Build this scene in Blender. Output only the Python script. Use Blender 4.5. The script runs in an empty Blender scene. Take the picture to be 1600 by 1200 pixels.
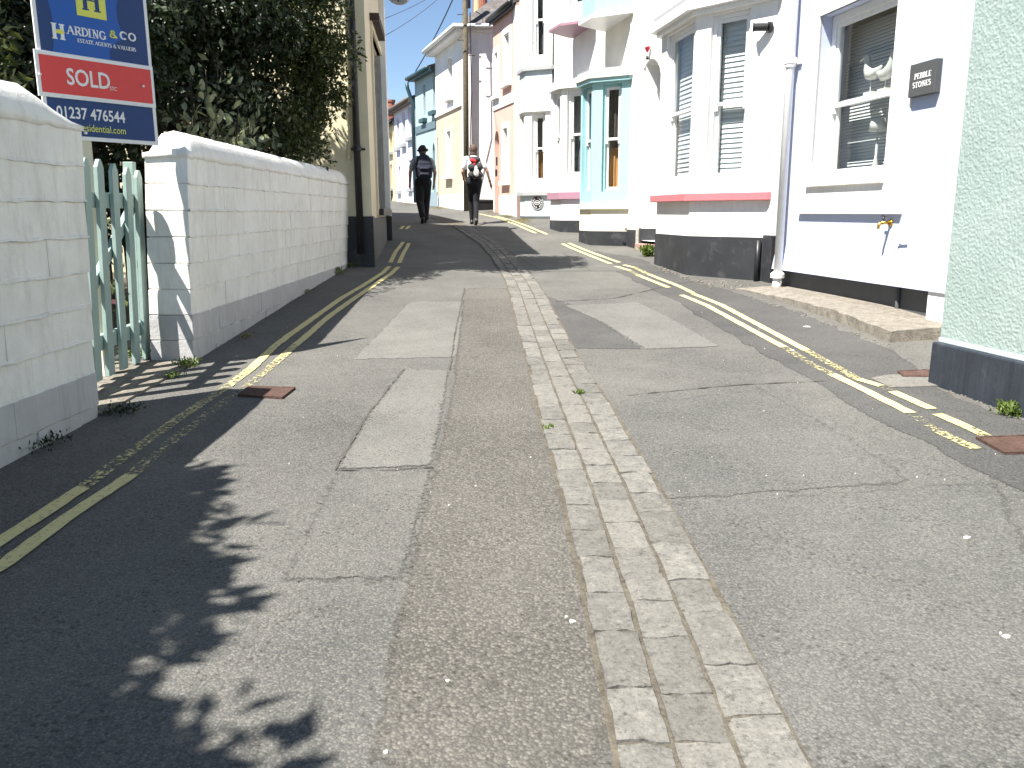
import bpy, bmesh, math, random
import numpy as np
from mathutils import Vector, Matrix, noise
R = math.radians
random.seed(7); rng = np.random.default_rng(7)
S = bpy.context.scene
COL = S.collection

# ------------------------------------------------------------------ camera, sky, sun, exposure
CAM_H = 1.25; F_PX = 1290.0; PITCH = R(11.8); ROLL = R(0.25)
cam = bpy.data.cameras.new('camera'); co = bpy.data.objects.new('camera', cam); COL.objects.link(co)
cam.sensor_fit = 'HORIZONTAL'; cam.sensor_width = 36.0; cam.lens = 36.0 * F_PX / 1600.0
cam.clip_start = 0.05; cam.clip_end = 1000.0
co.matrix_world = Matrix.Translation((0, 0, CAM_H)) @ Matrix.Rotation(R(90) - PITCH, 4, 'X') @ Matrix.Rotation(-ROLL, 4, 'Z')
S.camera = co

SUN_EL = R(58.0); SUN_AZ = R(44.0)          # SUN_AZ: direction the light travels, measured from +x towards +y
W = bpy.data.worlds.new('World'); S.world = W; W.use_nodes = True
nt = W.node_tree; nt.nodes.clear()
sky = nt.nodes.new('ShaderNodeTexSky'); sky.sky_type = 'NISHITA'; sky.sun_disc = False
sky.sun_elevation = SUN_EL
sdx, sdy = -math.cos(SUN_AZ), -math.sin(SUN_AZ)      # towards the sun
sky.sun_rotation = math.atan2(sdx, sdy)
sky.air_density = 1.0; sky.dust_density = 0.1; sky.ozone_density = 2.0; sky.altitude = 1500
bg = nt.nodes.new('ShaderNodeBackground'); bg.inputs['Strength'].default_value = 0.062
wo = nt.nodes.new('ShaderNodeOutputWorld')
nt.links.new(sky.outputs[0], bg.inputs[0]); nt.links.new(bg.outputs[0], wo.inputs[0])
sl = bpy.data.lights.new('sun', 'SUN'); sl.energy = 5.0; sl.angle = R(0.5); sl.color = (1.0, 0.955, 0.875)
so = bpy.data.objects.new('sun', sl); COL.objects.link(so)
tdir = Vector((math.cos(SUN_AZ) * math.cos(SUN_EL), math.sin(SUN_AZ) * math.cos(SUN_EL), -math.sin(SUN_EL)))
so.rotation_euler = tdir.to_track_quat('-Z', 'Y').to_euler()
vs = S.view_settings; vs.view_transform = 'Standard'; vs.look = 'None'; vs.gamma = 1.0; vs.use_curve_mapping = False
vs.exposure = 1.42

# ------------------------------------------------------------------ ground shape and survey helpers
GK = [(-14,-.70),(-4,-.22),(0,0),(1.55,.08),(4,.15),(5.5,.21),(8,.335),(10,.43),(12,.535),(14,.66),(16,.85),(17.2,.965),(20,1.13),(24.5,1.31),(30,1.56),(36,1.80),(45,2.05),(60,2.4),(200,5)]
_y = np.array([k[0] for k in GK], float); _z = np.array([k[1] for k in GK], float)
_d = np.diff(_z) / np.diff(_y); _m = np.concatenate([[_d[0]], (_d[1:] + _d[:-1]) / 2, [_d[-1]]])
def gc(y):
    i = int(np.clip(np.searchsorted(_y, y) - 1, 0, len(_y) - 2)); h = _y[i+1] - _y[i]; t = (y - _y[i]) / h
    return float((2*t**3-3*t*t+1)*_z[i] + (t**3-2*t*t+t)*h*_m[i] + (-2*t**3+3*t*t)*_z[i+1] + (t**3-t*t)*h*_m[i+1])
# centre line of the stone drain: (y, left x, right x)
SL = [(-14,.7,1.1),(0,.26,.66),(1.57,.235,.62),(2.3,.225,.615),(3.36,.2,.595),(4.48,.15,.555),(5.4,.125,.49),(6.25,.09,.45),(7.33,.04,.41),(8.9,-.01,.35),(9.95,-.06,.29),(11.23,-.17,.16),(13.0,-.34,-.02),(14.5,-.55,-.22),(16.57,-1.05,-.74),(20,-2.0,-1.65),(24,-3.0,-2.65),(36,-6.4,-6.05),(60,-14,-13.6),(200,-60,-59.6)]
_sy = [k[0] for k in SL]
def xl(y): return float(np.interp(y, _sy, [k[1] for k in SL]))
def xr(y): return float(np.interp(y, _sy, [k[2] for k in SL]))
def xs(y): return (xl(y) + xr(y)) / 2
def g(x, y): return gc(y) + .035 * min(2.5, max(0.0, abs(x - xs(y)) - .2))
_cr, _sr = math.cos(ROLL), math.sin(ROLL)
def ray(px, py):
    u = (px - 800) / F_PX; v = -(py - 600) / F_PX
    u2 = u*_cr - v*_sr; v2 = u*_sr + v*_cr
    return (u2, math.cos(PITCH) + v2*math.sin(PITCH), -math.sin(PITCH) + v2*math.cos(PITCH))
def gnd(px, py, o=0.0):
    """where the sight line through a photo pixel meets the ground (raised by o)"""
    r = ray(px, py); f = lambda t: CAM_H + t*r[2] - g(t*r[0], t*r[1]) - o
    t = .5
    while t < 150:
        s = .02 * max(1, t)
        if f(t) < 0:
            a, b = t - s, t
            for _ in range(30):
                m = (a + b) / 2
                if f(m) < 0: b = m
                else: a = m
            return Vector((r[0]*a, r[1]*a, CAM_H + r[2]*a))
        t += s
    return Vector((r[0]*150, r[1]*150, 6))
def at_y(px, py, y):
    r = ray(px, py); t = y / r[1]
    return Vector((r[0]*t, y, CAM_H + r[2]*t))
def row_z(x, y, py):
    """height above datum of photo row py on the vertical through (x, y)"""
    lo, hi = -5.0, 25.0
    for _ in range(50):
        m = (lo + hi) / 2; z = m - CAM_H
        d = y*math.cos(PITCH) - z*math.sin(PITCH); v2 = (y*math.sin(PITCH) + z*math.cos(PITCH)) / d
        v = -x/d*_sr + v2*_cr
        if 600 - F_PX*v > py: lo = m
        else: hi = m
    return lo

class FR:
    """A vertical frame: s runs along a, d outwards along n, z up; lean tilts it outwards with height."""
    def __init__(self, o, a, n=None, lean=0.0, z0=0.0):
        self.o = Vector((o[0], o[1])); self.a = Vector((a[0], a[1])).normalized()
        self.n = Vector((n[0], n[1])).normalized() if n else Vector((-self.a.y, self.a.x))
        self.lean = lean; self.z0 = z0
    def p(self, s, d, z):
        q = self.o + self.a*s + self.n*(d + self.lean*(z - self.z0))
        return Vector((q.x, q.y, z))
    def hit(self, px, py, d=0.0):
        r = ray(px, py); t = 1.0
        for _ in range(4):
            z = CAM_H + t*r[2]
            q = self.o + self.n*(d + self.lean*(z - self.z0))
            t = (self.n.x*q.x + self.n.y*q.y) / (self.n.x*r[0] + self.n.y*r[1])
        x = Vector((r[0]*t, r[1]*t)); return (x - self.o).dot(self.a), CAM_H + r[2]*t
    def s(self, px, py, d=0.0): return self.hit(px, py, d)[0]
    def z(self, px, py, d=0.0): return self.hit(px, py, d)[1]

# ------------------------------------------------------------------ object helpers
class MB:
    def __init__(self): self.v = []; self.f = []
    def quad(self, *pts):
        i = len(self.v); self.v += [Vector(p) for p in pts]; self.f.append(tuple(range(i, i + len(pts)))); return self
    def hexa(self, b, t):
        """bottom ring b and top ring t (same count) -> closed prism"""
        i = len(self.v); n = len(b); self.v += [Vector(p) for p in b] + [Vector(p) for p in t]
        self.f.append(tuple(i + n - 1 - k for k in range(n))); self.f.append(tuple(i + n + k for k in range(n)))
        for k in range(n): self.f.append((i + k, i + (k+1) % n, i + n + (k+1) % n, i + n + k))
        return self
    def box(self, fr, s0, s1, d0, d1, z0, z1):
        return self.hexa([fr.p(s0,d0,z0), fr.p(s1,d0,z0), fr.p(s1,d1,z0), fr.p(s0,d1,z0)],
                         [fr.p(s0,d0,z1), fr.p(s1,d0,z1), fr.p(s1,d1,z1), fr.p(s0,d1,z1)])
    def ring(self, fr, s0, s1, z0, z1, w, d0, d1):
        self.box(fr, s0, s0+w, d0, d1, z0, z1); self.box(fr, s1-w, s1, d0, d1, z0, z1)
        self.box(fr, s0+w, s1-w, d0, d1, z0, z0+w); self.box(fr, s0+w, s1-w, d0, d1, z1-w, z1); return self
    def tube(self, pts, r, n=8, cap=True):
        pts = [Vector(p) for p in pts]; rs = r if isinstance(r, (list, tuple)) else [r]*len(pts)
        i0 = len(self.v); up = None
        for k, p in enumerate(pts):
            t = (pts[min(k+1, len(pts)-1)] - pts[max(k-1, 0)]).normalized()
            if up is None:
                up = Vector((0,0,1)) if abs(t.z) < .9 else Vector((1,0,0))
            x = t.cross(up).normalized(); y = x.cross(t).normalized(); up = y
            for j in range(n):
                a = 2*math.pi*j/n; self.v.append(p + (x*math.cos(a) + y*math.sin(a))*rs[k])
        for k in range(len(pts)-1):
            for j in range(n):
                a = i0 + k*n + j; b = i0 + k*n + (j+1) % n
                self.f.append((a, b, b+n, a+n))
        if cap:
            self.f.append(tuple(i0 + n-1-j for j in range(n))); self.f.append(tuple(i0 + (len(pts)-1)*n + j for j in range(n)))
        return self
    def lathe(self, c, prof, n=12):
        c = Vector(c); i0 = len(self.v)
        for r, z in prof:
            for j in range(n):
                a = 2*math.pi*j/n; self.v.append(c + Vector((r*math.cos(a), r*math.sin(a), z)))
        for k in range(len(prof)-1):
            for j in range(n):
                a = i0 + k*n + j; b = i0 + k*n + (j+1) % n
                self.f.append((a, b, b+n, a+n))
        self.f.append(tuple(i0 + n-1-j for j in range(n))); self.f.append(tuple(i0 + (len(prof)-1)*n + j for j in range(n)))
        return self
    def ell(self, c, rx, ry, rz, n=10, m=6, rot=None):
        c = Vector(c); i0 = len(self.v)
        for k in range(m+1):
            th = math.pi*k/m
            for j in range(n):
                a = 2*math.pi*j/n; q = Vector((rx*math.sin(th)*math.cos(a), ry*math.sin(th)*math.sin(a), -rz*math.cos(th)))
                if rot: q = rot @ q
                self.v.append(c + q)
        for k in range(m):
            for j in range(n):
                a = i0 + k*n + j; b = i0 + k*n + (j+1) % n
                self.f.append((a, b, b+n, a+n))
        return self
    def build(self, name, mat, parent=None, smooth=False, bevel=0.0, origin=None, kind=None, fix=True):
        org = Vector((0,0,0))
        if parent is not None:
            root = parent
            while root.parent: root = root.parent
            org = Vector(root['_o'])
        elif origin is not None: org = Vector(origin)
        me = bpy.data.meshes.new(name); me.from_pydata([tuple(v - org) for v in self.v], [], self.f); me.update()
        if fix:
            bm = bmesh.new(); bm.from_mesh(me); bmesh.ops.remove_doubles(bm, verts=bm.verts, dist=1e-5) if smooth else None
            bmesh.ops.recalc_face_normals(bm, faces=bm.faces); bm.to_mesh(me); bm.free()
        if mat: me.materials.append(mat)
        if smooth:
            for p in me.polygons: p.use_smooth = True
        o = bpy.data.objects.new(name, me); COL.objects.link(o)
        if parent is not None: o.parent = parent
        else: o.location = org; o['_o'] = tuple(org)
        if bevel:
            b = o.modifiers.new('bevel', 'BEVEL'); b.width = bevel; b.segments = 2; b.limit_method = 'ANGLE'; b.angle_limit = R(40)
        if kind: o['kind'] = kind
        return o
def thing(name, label, cat, loc, group=None):
    o = bpy.data.objects.new(name, None); COL.objects.link(o); o.location = loc; o['_o'] = tuple(loc); o.empty_display_size = .2
    return tag(o, label, cat, group)
def tag(o, label, cat, group=None):
    o['label'] = label; o['category'] = cat
    if group: o['group'] = group
    return o
def struct(o, kind='structure'): o['kind'] = kind; return o
def lettering(text, origin, xax, up, size, mat, parent, align='LEFT', sx=1.0, name='lettering', bold=0.0, shear=0.0):
    cu = bpy.data.curves.new(name, 'FONT'); cu.body = text; cu.size = size; cu.align_x = align; cu.extrude = .0006; cu.offset = bold; cu.shear = shear
    cu.resolution_u = 3
    tmp = bpy.data.objects.new('tmp', cu); me = bpy.data.meshes.new_from_object(tmp); bpy.data.objects.remove(tmp)
    me.name = name; me.materials.clear(); me.materials.append(mat)
    o = bpy.data.objects.new(name, me); COL.objects.link(o)
    x = Vector(xax).normalized(); y = Vector(up).normalized(); z = x.cross(y)
    root = parent
    while root.parent: root = root.parent
    p = Vector(origin) - Vector(root['_o'])
    o.matrix_local = Matrix(((x.x*sx, y.x, z.x, p.x), (x.y*sx, y.y, z.y, p.y), (x.z*sx, y.z, z.z, p.z), (0,0,0,1)))
    o.parent = parent
    return o

# ------------------------------------------------------------------ materials
def nmat(name):
    m = bpy.data.materials.new(name); m.use_nodes = True; t = m.node_tree
    return m, t, t.nodes['Principled BSDF']
def N(t, kind, **kw):
    n = t.nodes.new(kind)
    for k, v in kw.items():
        if k in n.inputs: n.inputs[k].default_value = v
        else: setattr(n, k, v)
    return n
def pos(t): return N(t, 'ShaderNodeNewGeometry').outputs['Position']
def noise_tex(t, scale, detail=3.0, rough=.55, vec=None):
    n = N(t, 'ShaderNodeTexNoise', Scale=scale, Detail=detail, Roughness=rough)
    t.links.new(vec if vec is not None else pos(t), n.inputs['Vector']); return n
def ramp(t, fac, stops, interp='LINEAR'):
    r = N(t, 'ShaderNodeValToRGB'); r.color_ramp.interpolation = interp
    e = r.color_ramp.elements
    while len(e) < len(stops): e.new(.5)
    for k, (p, c) in enumerate(stops):
        e[k].position = p; e[k].color = (c, c, c, 1) if isinstance(c, (int, float)) else (*c, 1)
    t.links.new(fac, r.inputs[0]); return r
def mix(t, a, b, fac, mode='MIX'):
    m = N(t, 'ShaderNodeMix', data_type='RGBA', blend_type=mode)
    for v, i in ((a, 6), (b, 7)):
        if isinstance(v, tuple): m.inputs[i].default_value = (*v, 1)
        else: t.links.new(v, m.inputs[i])
    if isinstance(fac, (int, float)): m.inputs[0].default_value = fac
    else: t.links.new(fac, m.inputs[0])
    return m.outputs[2]
def bump(t, bsdf, h, strength, dist=.01, prev=None):
    b = N(t, 'ShaderNodeBump', Strength=strength, Distance=dist); t.links.new(h, b.inputs['Height'])
    if prev is not None: t.links.new(prev, b.inputs['Normal'])
    t.links.new(b.outputs[0], bsdf.inputs['Normal']); return b.outputs[0]
def paint(name, col, rough=.75, mott=.10, bs=.25, scale=55, dirt=None, dirt_amt=.35, streak=0.0):
    """painted render: broad tonal drift, fine grain, optional dirt patches"""
    m, t, b = nmat(name); b.inputs['Roughness'].default_value = rough; b.inputs['Specular IOR Level'].default_value = .25
    n1 = noise_tex(t, 2.2, 5); r1 = ramp(t, n1.outputs[0], [(.3, 1-mott), (.7, 1+mott*.3)])
    c = mix(t, col, r1.outputs[0], 1.0, 'MULTIPLY')
    if dirt:
        n2 = noise_tex(t, 6.5, 8, .7); r2 = ramp(t, n2.outputs[0], [(.55, 0.0), (.72, dirt_amt)]); c = mix(t, c, dirt, r2.outputs[0])
    if streak:
        mp = N(t, 'ShaderNodeMapping'); mp.inputs['Scale'].default_value = (16, 16, .9); t.links.new(pos(t), mp.inputs[0])
        ns = noise_tex(t, 1.6, 5, .65, mp.outputs[0]); c = mix(t, c, ramp(t, ns.outputs[0], [(.35, 1-streak), (.65, 1+streak)]).outputs[0], 1.0, 'MULTIPLY')
    t.links.new(c, b.inputs['Base Color'])
    n3 = noise_tex(t, scale, 4, .6); x = bump(t, b, n3.outputs[0], bs, .006); n4 = noise_tex(t, 5, 5, .6); bump(t, b, n4.outputs[0], .25, .02, x); return m
def plain(name, col, rough=.5, metal=0.0, spec=.4, mott=.08):
    m, t, b = nmat(name); b.inputs['Roughness'].default_value = rough; b.inputs['Metallic'].default_value = metal; b.inputs['Specular IOR Level'].default_value = spec
    n = noise_tex(t, 18, 4); r = ramp(t, n.outputs[0], [(.3, 1-mott), (.7, 1.0)])
    t.links.new(mix(t, col, r.outputs[0], 1.0, 'MULTIPLY'), b.inputs['Base Color']); return m
M = {}
M['white'] = paint('white_render', (.80,.79,.77), dirt=(.6,.56,.48), dirt_amt=.25, streak=.04)
M['cream'] = paint('cream_render', (.74,.71,.58))
M['palecream'] = paint('pale_cream_render', (.78,.75,.67))
M['peach'] = paint('peach_render', (.62,.50,.36))
M['lavender'] = paint('lavender_render', (.49,.54,.70), mott=.05)
M['paleblue'] = paint('pale_blue_render', (.50,.58,.62))
M['lilacwhite'] = paint('lilac_white_render', (.66,.67,.78))
M['pinkwhite'] = paint('pinkish_white_render', (.76,.70,.74))
M['mint'] = paint('mint_render', (.36,.48,.50))
M['pink'] = paint('pink_render', (.64,.415,.35))
M['yellow'] = paint('yellow_render', (.78,.71,.50), mott=.12, dirt=(.5,.42,.26), dirt_amt=.2)
M['tan'] = paint('tan_trim_paint', (.72,.62,.45), rough=.6)
M['yellow2'] = paint('soft_yellow_render', (.72,.6,.38))
M['blackp'] = paint('black_plinth_paint', (.035,.037,.042), rough=.5, mott=.3, dirt=(.12,.12,.12), dirt_amt=.4)
M['greyp'] = paint('dark_grey_plinth_paint', (.10,.105,.11), rough=.6, mott=.2)
M['bluep'] = paint('blue_black_plinth_paint', (.035,.042,.055), rough=.5, mott=.35, dirt=(.10,.11,.12), dirt_amt=.5, streak=.2)
M['gloss'] = plain('white_gloss_paint', (.80,.80,.79), .35)
M['aqua'] = plain('aqua_gloss_paint', (.34,.56,.59), .4)
M['pinksill'] = plain('pink_sill_paint', (.50,.17,.19), .5)
M['mauve'] = plain('mauve_sill_paint', (.36,.20,.26), .5)
M['greysill'] = plain('grey_sill_paint', (.36,.37,.38), .6)
M['blackmetal'] = plain('black_metal', (.02,.02,.022), .4)
M['darkteal'] = plain('dark_teal_metal', (.03,.07,.085), .4)
M['slate'] = None
M['gate'] = paint('sage_green_gate_paint', (.30,.40,.37), rough=.6, mott=.12, bs=.1)
M['brass'] = plain('brass', (.62,.42,.10), .35, 1.0)
M['signgrey'] = plain('grey_slate_sign', (.075,.078,.08), .6)
M['signwhite'] = plain('white_sign_print', (.80,.80,.80), .5, mott=.02)
M['navy'] = plain('navy_sign_print', (.010,.045,.17), .4, mott=.05)
M['blue'] = plain('blue_sign_print', (.012,.10,.42), .4, mott=.05)
M['red'] = plain('red_sign_print', (.72,.06,.06), .4, mott=.05)
M['lime'] = plain('yellow_sign_print', (.72,.72,.12), .4, mott=.05)
M['woodpost'] = plain('cream_timber', (.62,.58,.46), .6)
M['terracotta'] = plain('terracotta', (.30,.11,.07), .8, mott=.3)
M['palepot'] = plain('buff_clay', (.55,.42,.25), .8, mott=.2)
M['wire'] = plain('cable_sheath', (.05,.05,.06), .6)
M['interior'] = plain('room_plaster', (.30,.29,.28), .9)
M['blind'] = plain('blind_slat_white', (.72,.73,.74), .5, mott=.02)
M['curtain'] = plain('dark_curtain', (.10,.085,.075), .9, mott=.3)
M['lace'] = plain('grey_lace', (.22,.22,.23), .9, mott=.5)
M['carving'] = plain('pale_carved_wood', (.66,.64,.60), .7)
M['soil'] = paint('garden_soil', (.09,.075,.055), rough=.95, mott=.5, bs=.9, scale=25)
M['skin'] = plain('skin', (.48,.27,.19), .55)
M['darkcloth'] = plain('black_cloth', (.012,.013,.017), .9)
M['navycloth'] = plain('navy_pack_cloth', (.014,.018,.034), .8)
M['greycloth'] = plain('grey_shirt_cloth', (.27,.29,.31), .9)
M['whitecloth'] = plain('white_shirt_cloth', (.78,.78,.77), .9)
M['packgrey'] = plain('grey_pack_cloth', (.07,.07,.075), .9, mott=.6)
M['redcloth'] = plain('red_cloth', (.55,.03,.05), .8)
M['hair'] = plain('brown_hair', (.085,.058,.046), .7)
M['hat'] = plain('dark_hat', (.02,.017,.016), .9)

def m_slate():
    m, t, b = nmat('weathered_slate'); b.inputs['Roughness'].default_value = .8
    n = noise_tex(t, 7, 8, .7); c = ramp(t, n.outputs[0], [(.3, (.05,.045,.045)), (.55, (.12,.105,.10)), (.75, (.22,.20,.17))])
    t.links.new(c.outputs[0], b.inputs['Base Color']); bump(t, b, n.outputs[0], .6, .02); return m
M['slate'] = m_slate()
def m_glass():
    m = bpy.data.materials.new('window_glass'); m.use_nodes = True; t = m.node_tree; t.nodes.clear()
    o = N(t, 'ShaderNodeOutputMaterial'); tr = N(t, 'ShaderNodeBsdfTransparent'); tr.inputs[0].default_value = (.82,.86,.86,1)
    gl = N(t, 'ShaderNodeBsdfGlossy', Roughness=.01)
    ge = N(t, 'ShaderNodeNewGeometry'); dt = N(t, 'ShaderNodeVectorMath', operation='DOT_PRODUCT'); t.links.new(ge.outputs['Normal'], dt.inputs[0]); t.links.new(ge.outputs['Incoming'], dt.inputs[1])
    ab = N(t, 'ShaderNodeMath', operation='ABSOLUTE'); t.links.new(dt.outputs['Value'], ab.inputs[0])
    om = N(t, 'ShaderNodeMath', operation='SUBTRACT'); om.inputs[0].default_value = 1.0; t.links.new(ab.outputs[0], om.inputs[1])
    pw = N(t, 'ShaderNodeMath', operation='POWER'); t.links.new(om.outputs[0], pw.inputs[0]); pw.inputs[1].default_value = 5.0
    fr = N(t, 'ShaderNodeMath', operation='MULTIPLY_ADD'); t.links.new(pw.outputs[0], fr.inputs[0]); fr.inputs[1].default_value = .9; fr.inputs[2].default_value = .05   # Schlick reflectance, same from both sides
    mx = N(t, 'ShaderNodeMixShader'); t.links.new(fr.outputs[0], mx.inputs[0]); t.links.new(tr.outputs[0], mx.inputs[1]); t.links.new(gl.outputs[0], mx.inputs[2])
    t.links.new(mx.outputs[0], o.inputs[0]); return m
M['glass'] = m_glass()
def m_asphalt(name, dark, light, stone, coarse, agg=90.0, wear=.5, feather=True):
    """worn road surface: binder with exposed chippings, stains, and grit"""
    m, t, b = nmat(name); b.inputs['Roughness'].default_value = .85; b.inputs['Specular IOR Level'].default_value = .3
    P = pos(t)
    v = N(t, 'ShaderNodeTexVoronoi', Scale=agg); t.links.new(P, v.inputs['Vector'])
    v2 = N(t, 'ShaderNodeTexVoronoi', Scale=agg*2.3); t.links.new(P, v2.inputs['Vector'])
    big = noise_tex(t, .55, 6, .6, P); mid = noise_tex(t, 4.0, 6, .65, P); fine = noise_tex(t, 160, 3, .6, P)
    base = mix(t, dark, light, ramp(t, big.outputs[0], [(.35, 0.0), (.65, 1.0)]).outputs[0])
    base = mix(t, base, ramp(t, mid.outputs[0], [(.25, .90), (.75, 1.08)]).outputs[0], 1.0, 'MULTIPLY')
    st = noise_tex(t, 1.1, 7, .68, P); base = mix(t, base, ramp(t, st.outputs[0], [(.32, .86), (.5, 1.0), (.68, 1.12)]).outputs[0], 1.0, 'MULTIPLY')
    sep = N(t, 'ShaderNodeSeparateColor'); t.links.new(v.outputs['Color'], sep.inputs[0])
    chip = mix(t, base, stone, ramp(t, sep.outputs[0], [(.45, 0.0), (.95, wear)]).outputs[0])
    edge = ramp(t, v.outputs['Distance'], [(.40, 1.0), (.75, .62)])
    chip = mix(t, chip, edge.outputs[0], .8, 'MULTIPLY')
    sep2 = N(t, 'ShaderNodeSeparateColor'); t.links.new(v2.outputs['Color'], sep2.inputs[0])
    chip = mix(t, chip, ramp(t, sep2.outputs[1], [(.0, .80), (.4, .98), (.9, 1.07), (.975, 1.07), (.985, 1.6)]).outputs[0], .8, 'MULTIPLY')
    v3 = N(t, 'ShaderNodeTexVoronoi', Scale=46.0); t.links.new(P, v3.inputs['Vector']); s3 = N(t, 'ShaderNodeSeparateColor'); t.links.new(v3.outputs['Color'], s3.inputs[0])
    pit_shade = N(t, 'ShaderNodeMath', operation='MULTIPLY'); t.links.new(ramp(t, s3.outputs[2], [(.66, 0.0), (.80, 1.0)]).outputs[0], pit_shade.inputs[0]); t.links.new(ramp(t, v3.outputs['Distance'], [(.18, 1.0), (.40, 0.0)]).outputs[0], pit_shade.inputs[1])
    chip = mix(t, chip, mix(t, chip, (.62,.61,.58), 1.0, 'MULTIPLY'), pit_shade.outputs[0])  # dark specks paint in the small shadows between the chippings
    t.links.new(chip, b.inputs['Base Color'])
    inv = ramp(t, v.outputs['Distance'], [(.0, 1.0), (.7, 0.0)])
    n1 = bump(t, b, inv.outputs[0], coarse, .006); bump(t, b, fine.outputs[0], .35, .003, n1)
    if feather:      # a patch thins out raggedly at its edge, where the older surface shows through
        at = N(t, 'ShaderNodeAttribute', attribute_name='edge'); nz = noise_tex(t, 28, 6, .75, P)
        ad = N(t, 'ShaderNodeMath', operation='MULTIPLY_ADD'); t.links.new(at.outputs['Fac'], ad.inputs[0]); ad.inputs[1].default_value = 11.0; t.links.new(nz.outputs[0], ad.inputs[2])
        al = ramp(t, ad.outputs[0], [(.50, 0.0), (.72, 1.0)]); tr = N(t, 'ShaderNodeBsdfTransparent'); mx = N(t, 'ShaderNodeMixShader'); o = t.nodes['Material Output']
        t.links.new(al.outputs[0], mx.inputs[0]); t.links.new(tr.outputs[0], mx.inputs[1]); t.links.new(b.outputs[0], mx.inputs[2]); t.links.new(mx.outputs[0], o.inputs[0])
    return m
M['asphalt'] = m_asphalt('worn_asphalt', (0.0917,0.0905,0.0868), (0.1254,0.1219,0.1134), (0.2232,0.2148,0.1906), .3, 140, .42, feather=False)
M['asphalt_worn_patch'] = m_asphalt('worn_asphalt_patch', (0.0917,0.0905,0.0868), (0.1254,0.1219,0.1134), (0.2232,0.2148,0.1906), .3, 140, .42)
M['asphalt_coarse'] = m_asphalt('coarse_stony_asphalt', (0.0858,0.0803,0.0726), (0.1078,0.1012,0.0913), (0.2120,0.1980,0.1740), .42, 112, .52)
M['asphalt_pale'] = m_asphalt('pale_fine_asphalt', (0.1337,0.1309,0.1228), (0.1610,0.1569,0.1459), (0.2319,0.2251,0.2046), .2, 150, .35)
M['asphalt_dark'] = m_asphalt('dark_newer_asphalt', (0.0644,0.0635,0.0635), (0.0845,0.0825,0.0796), (0.1509,0.1458,0.1359), .3, 140, .35)
M['asphalt_mid'] = m_asphalt('grey_patch_asphalt', (0.0920,0.0908,0.0876), (0.1182,0.1160,0.1084), (0.2025,0.1970,0.1784), .3, 125, .42)
M['seam'] = paint('bitumen_seam', (.085,.081,.074), rough=.85, mott=.4, bs=.6, scale=60)
def m_stone(name, a, bcol, sp):
    m, t, b = nmat(name); b.inputs['Roughness'].default_value = .9; b.inputs['Specular IOR Level'].default_value = .2
    oi = N(t, 'ShaderNodeObjectInfo'); P = pos(t)
    n1 = noise_tex(t, 14, 8, .7, P); n2 = noise_tex(t, 85, 5, .7, P)
    c = mix(t, a, bcol, ramp(t, n1.outputs[0], [(.3, 0.0), (.7, 1.0)]).outputs[0])
    c = mix(t, c, ramp(t, n2.outputs[0], [(.28, .45), (.44, .94), (.6, 1.05), (.72, 1.6)]).outputs[0], 1.0, 'MULTIPLY')
    n5 = noise_tex(t, 38, 7, .72, P); c = mix(t, c, ramp(t, n5.outputs[0], [(.34, .60), (.47, 1.0), (.62, 1.02), (.72, 1.3)]).outputs[0], 1.0, 'MULTIPLY')
    c = mix(t, c, ramp(t, oi.outputs['Random'], [(0, .82), (1, 1.12)]).outputs[0], 1.0, 'MULTIPLY')
    t.links.new(c, b.inputs['Base Color']); x = bump(t, b, n1.outputs[0], .6, .014); bump(t, b, n2.outputs[0], .9, sp, x); return m
M['cobble'] = m_stone('granite_sett', (.125,.121,.112), (.215,.205,.185), .006)
M['centre'] = m_stone('buff_worn_sett', (.145,.138,.126), (.20,.191,.173), .005)
M['mortar'] = m_stone('gritty_joint_mortar', (.085,.074,.058), (.17,.15,.12), .006)
M['slab'] = m_stone('rough_kerb_concrete', (.17,.154,.13), (.32,.29,.245), .014)
M['concrete'] = m_stone('smooth_concrete', (.15,.142,.128), (.195,.186,.17), .003)
M['rust'] = m_stone('rusty_iron_cover', (.065,.040,.032), (.115,.068,.055), .003)
def m_block(name, col, dirt):
    """thick old masonry paint over blocks: drips, scuffs, hairline chips"""
    m, t, b = nmat(name); b.inputs['Roughness'].default_value = .7; b.inputs['Specular IOR Level'].default_value = .25
    P = pos(t); mp = N(t, 'ShaderNodeMapping'); mp.inputs['Scale'].default_value = (5, 5, 1.2); t.links.new(P, mp.inputs[0])
    n1 = noise_tex(t, 3.0, 7, .65, P); n2 = noise_tex(t, 3.0, 6, .7, mp.outputs[0]); n3 = noise_tex(t, 26, 6, .7, P); n4 = noise_tex(t, 120, 3, .6, P)
    c = mix(t, col, ramp(t, n1.outputs[0], [(.3, .88), (.65, 1.03)]).outputs[0], 1.0, 'MULTIPLY')
    c = mix(t, c, dirt, ramp(t, n2.outputs[0], [(.48, 0.0), (.75, .5)]).outputs[0])
    c = mix(t, c, (.10,.095,.085), ramp(t, n3.outputs[0], [(.70, 0.0), (.76, .6)]).outputs[0])
    t.links.new(c, b.inputs['Base Color']); x = bump(t, b, n3.outputs[0], .45, .012); bump(t, b, n4.outputs[0], .3, .004, x); return m
M['block'] = m_block('white_masonry_paint', (.84,.825,.78), (.52,.48,.42))
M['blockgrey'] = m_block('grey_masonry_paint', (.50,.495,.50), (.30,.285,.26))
M['blockjoint'] = m_block('painted_joint', (.80,.785,.745), (.36,.34,.30))
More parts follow.
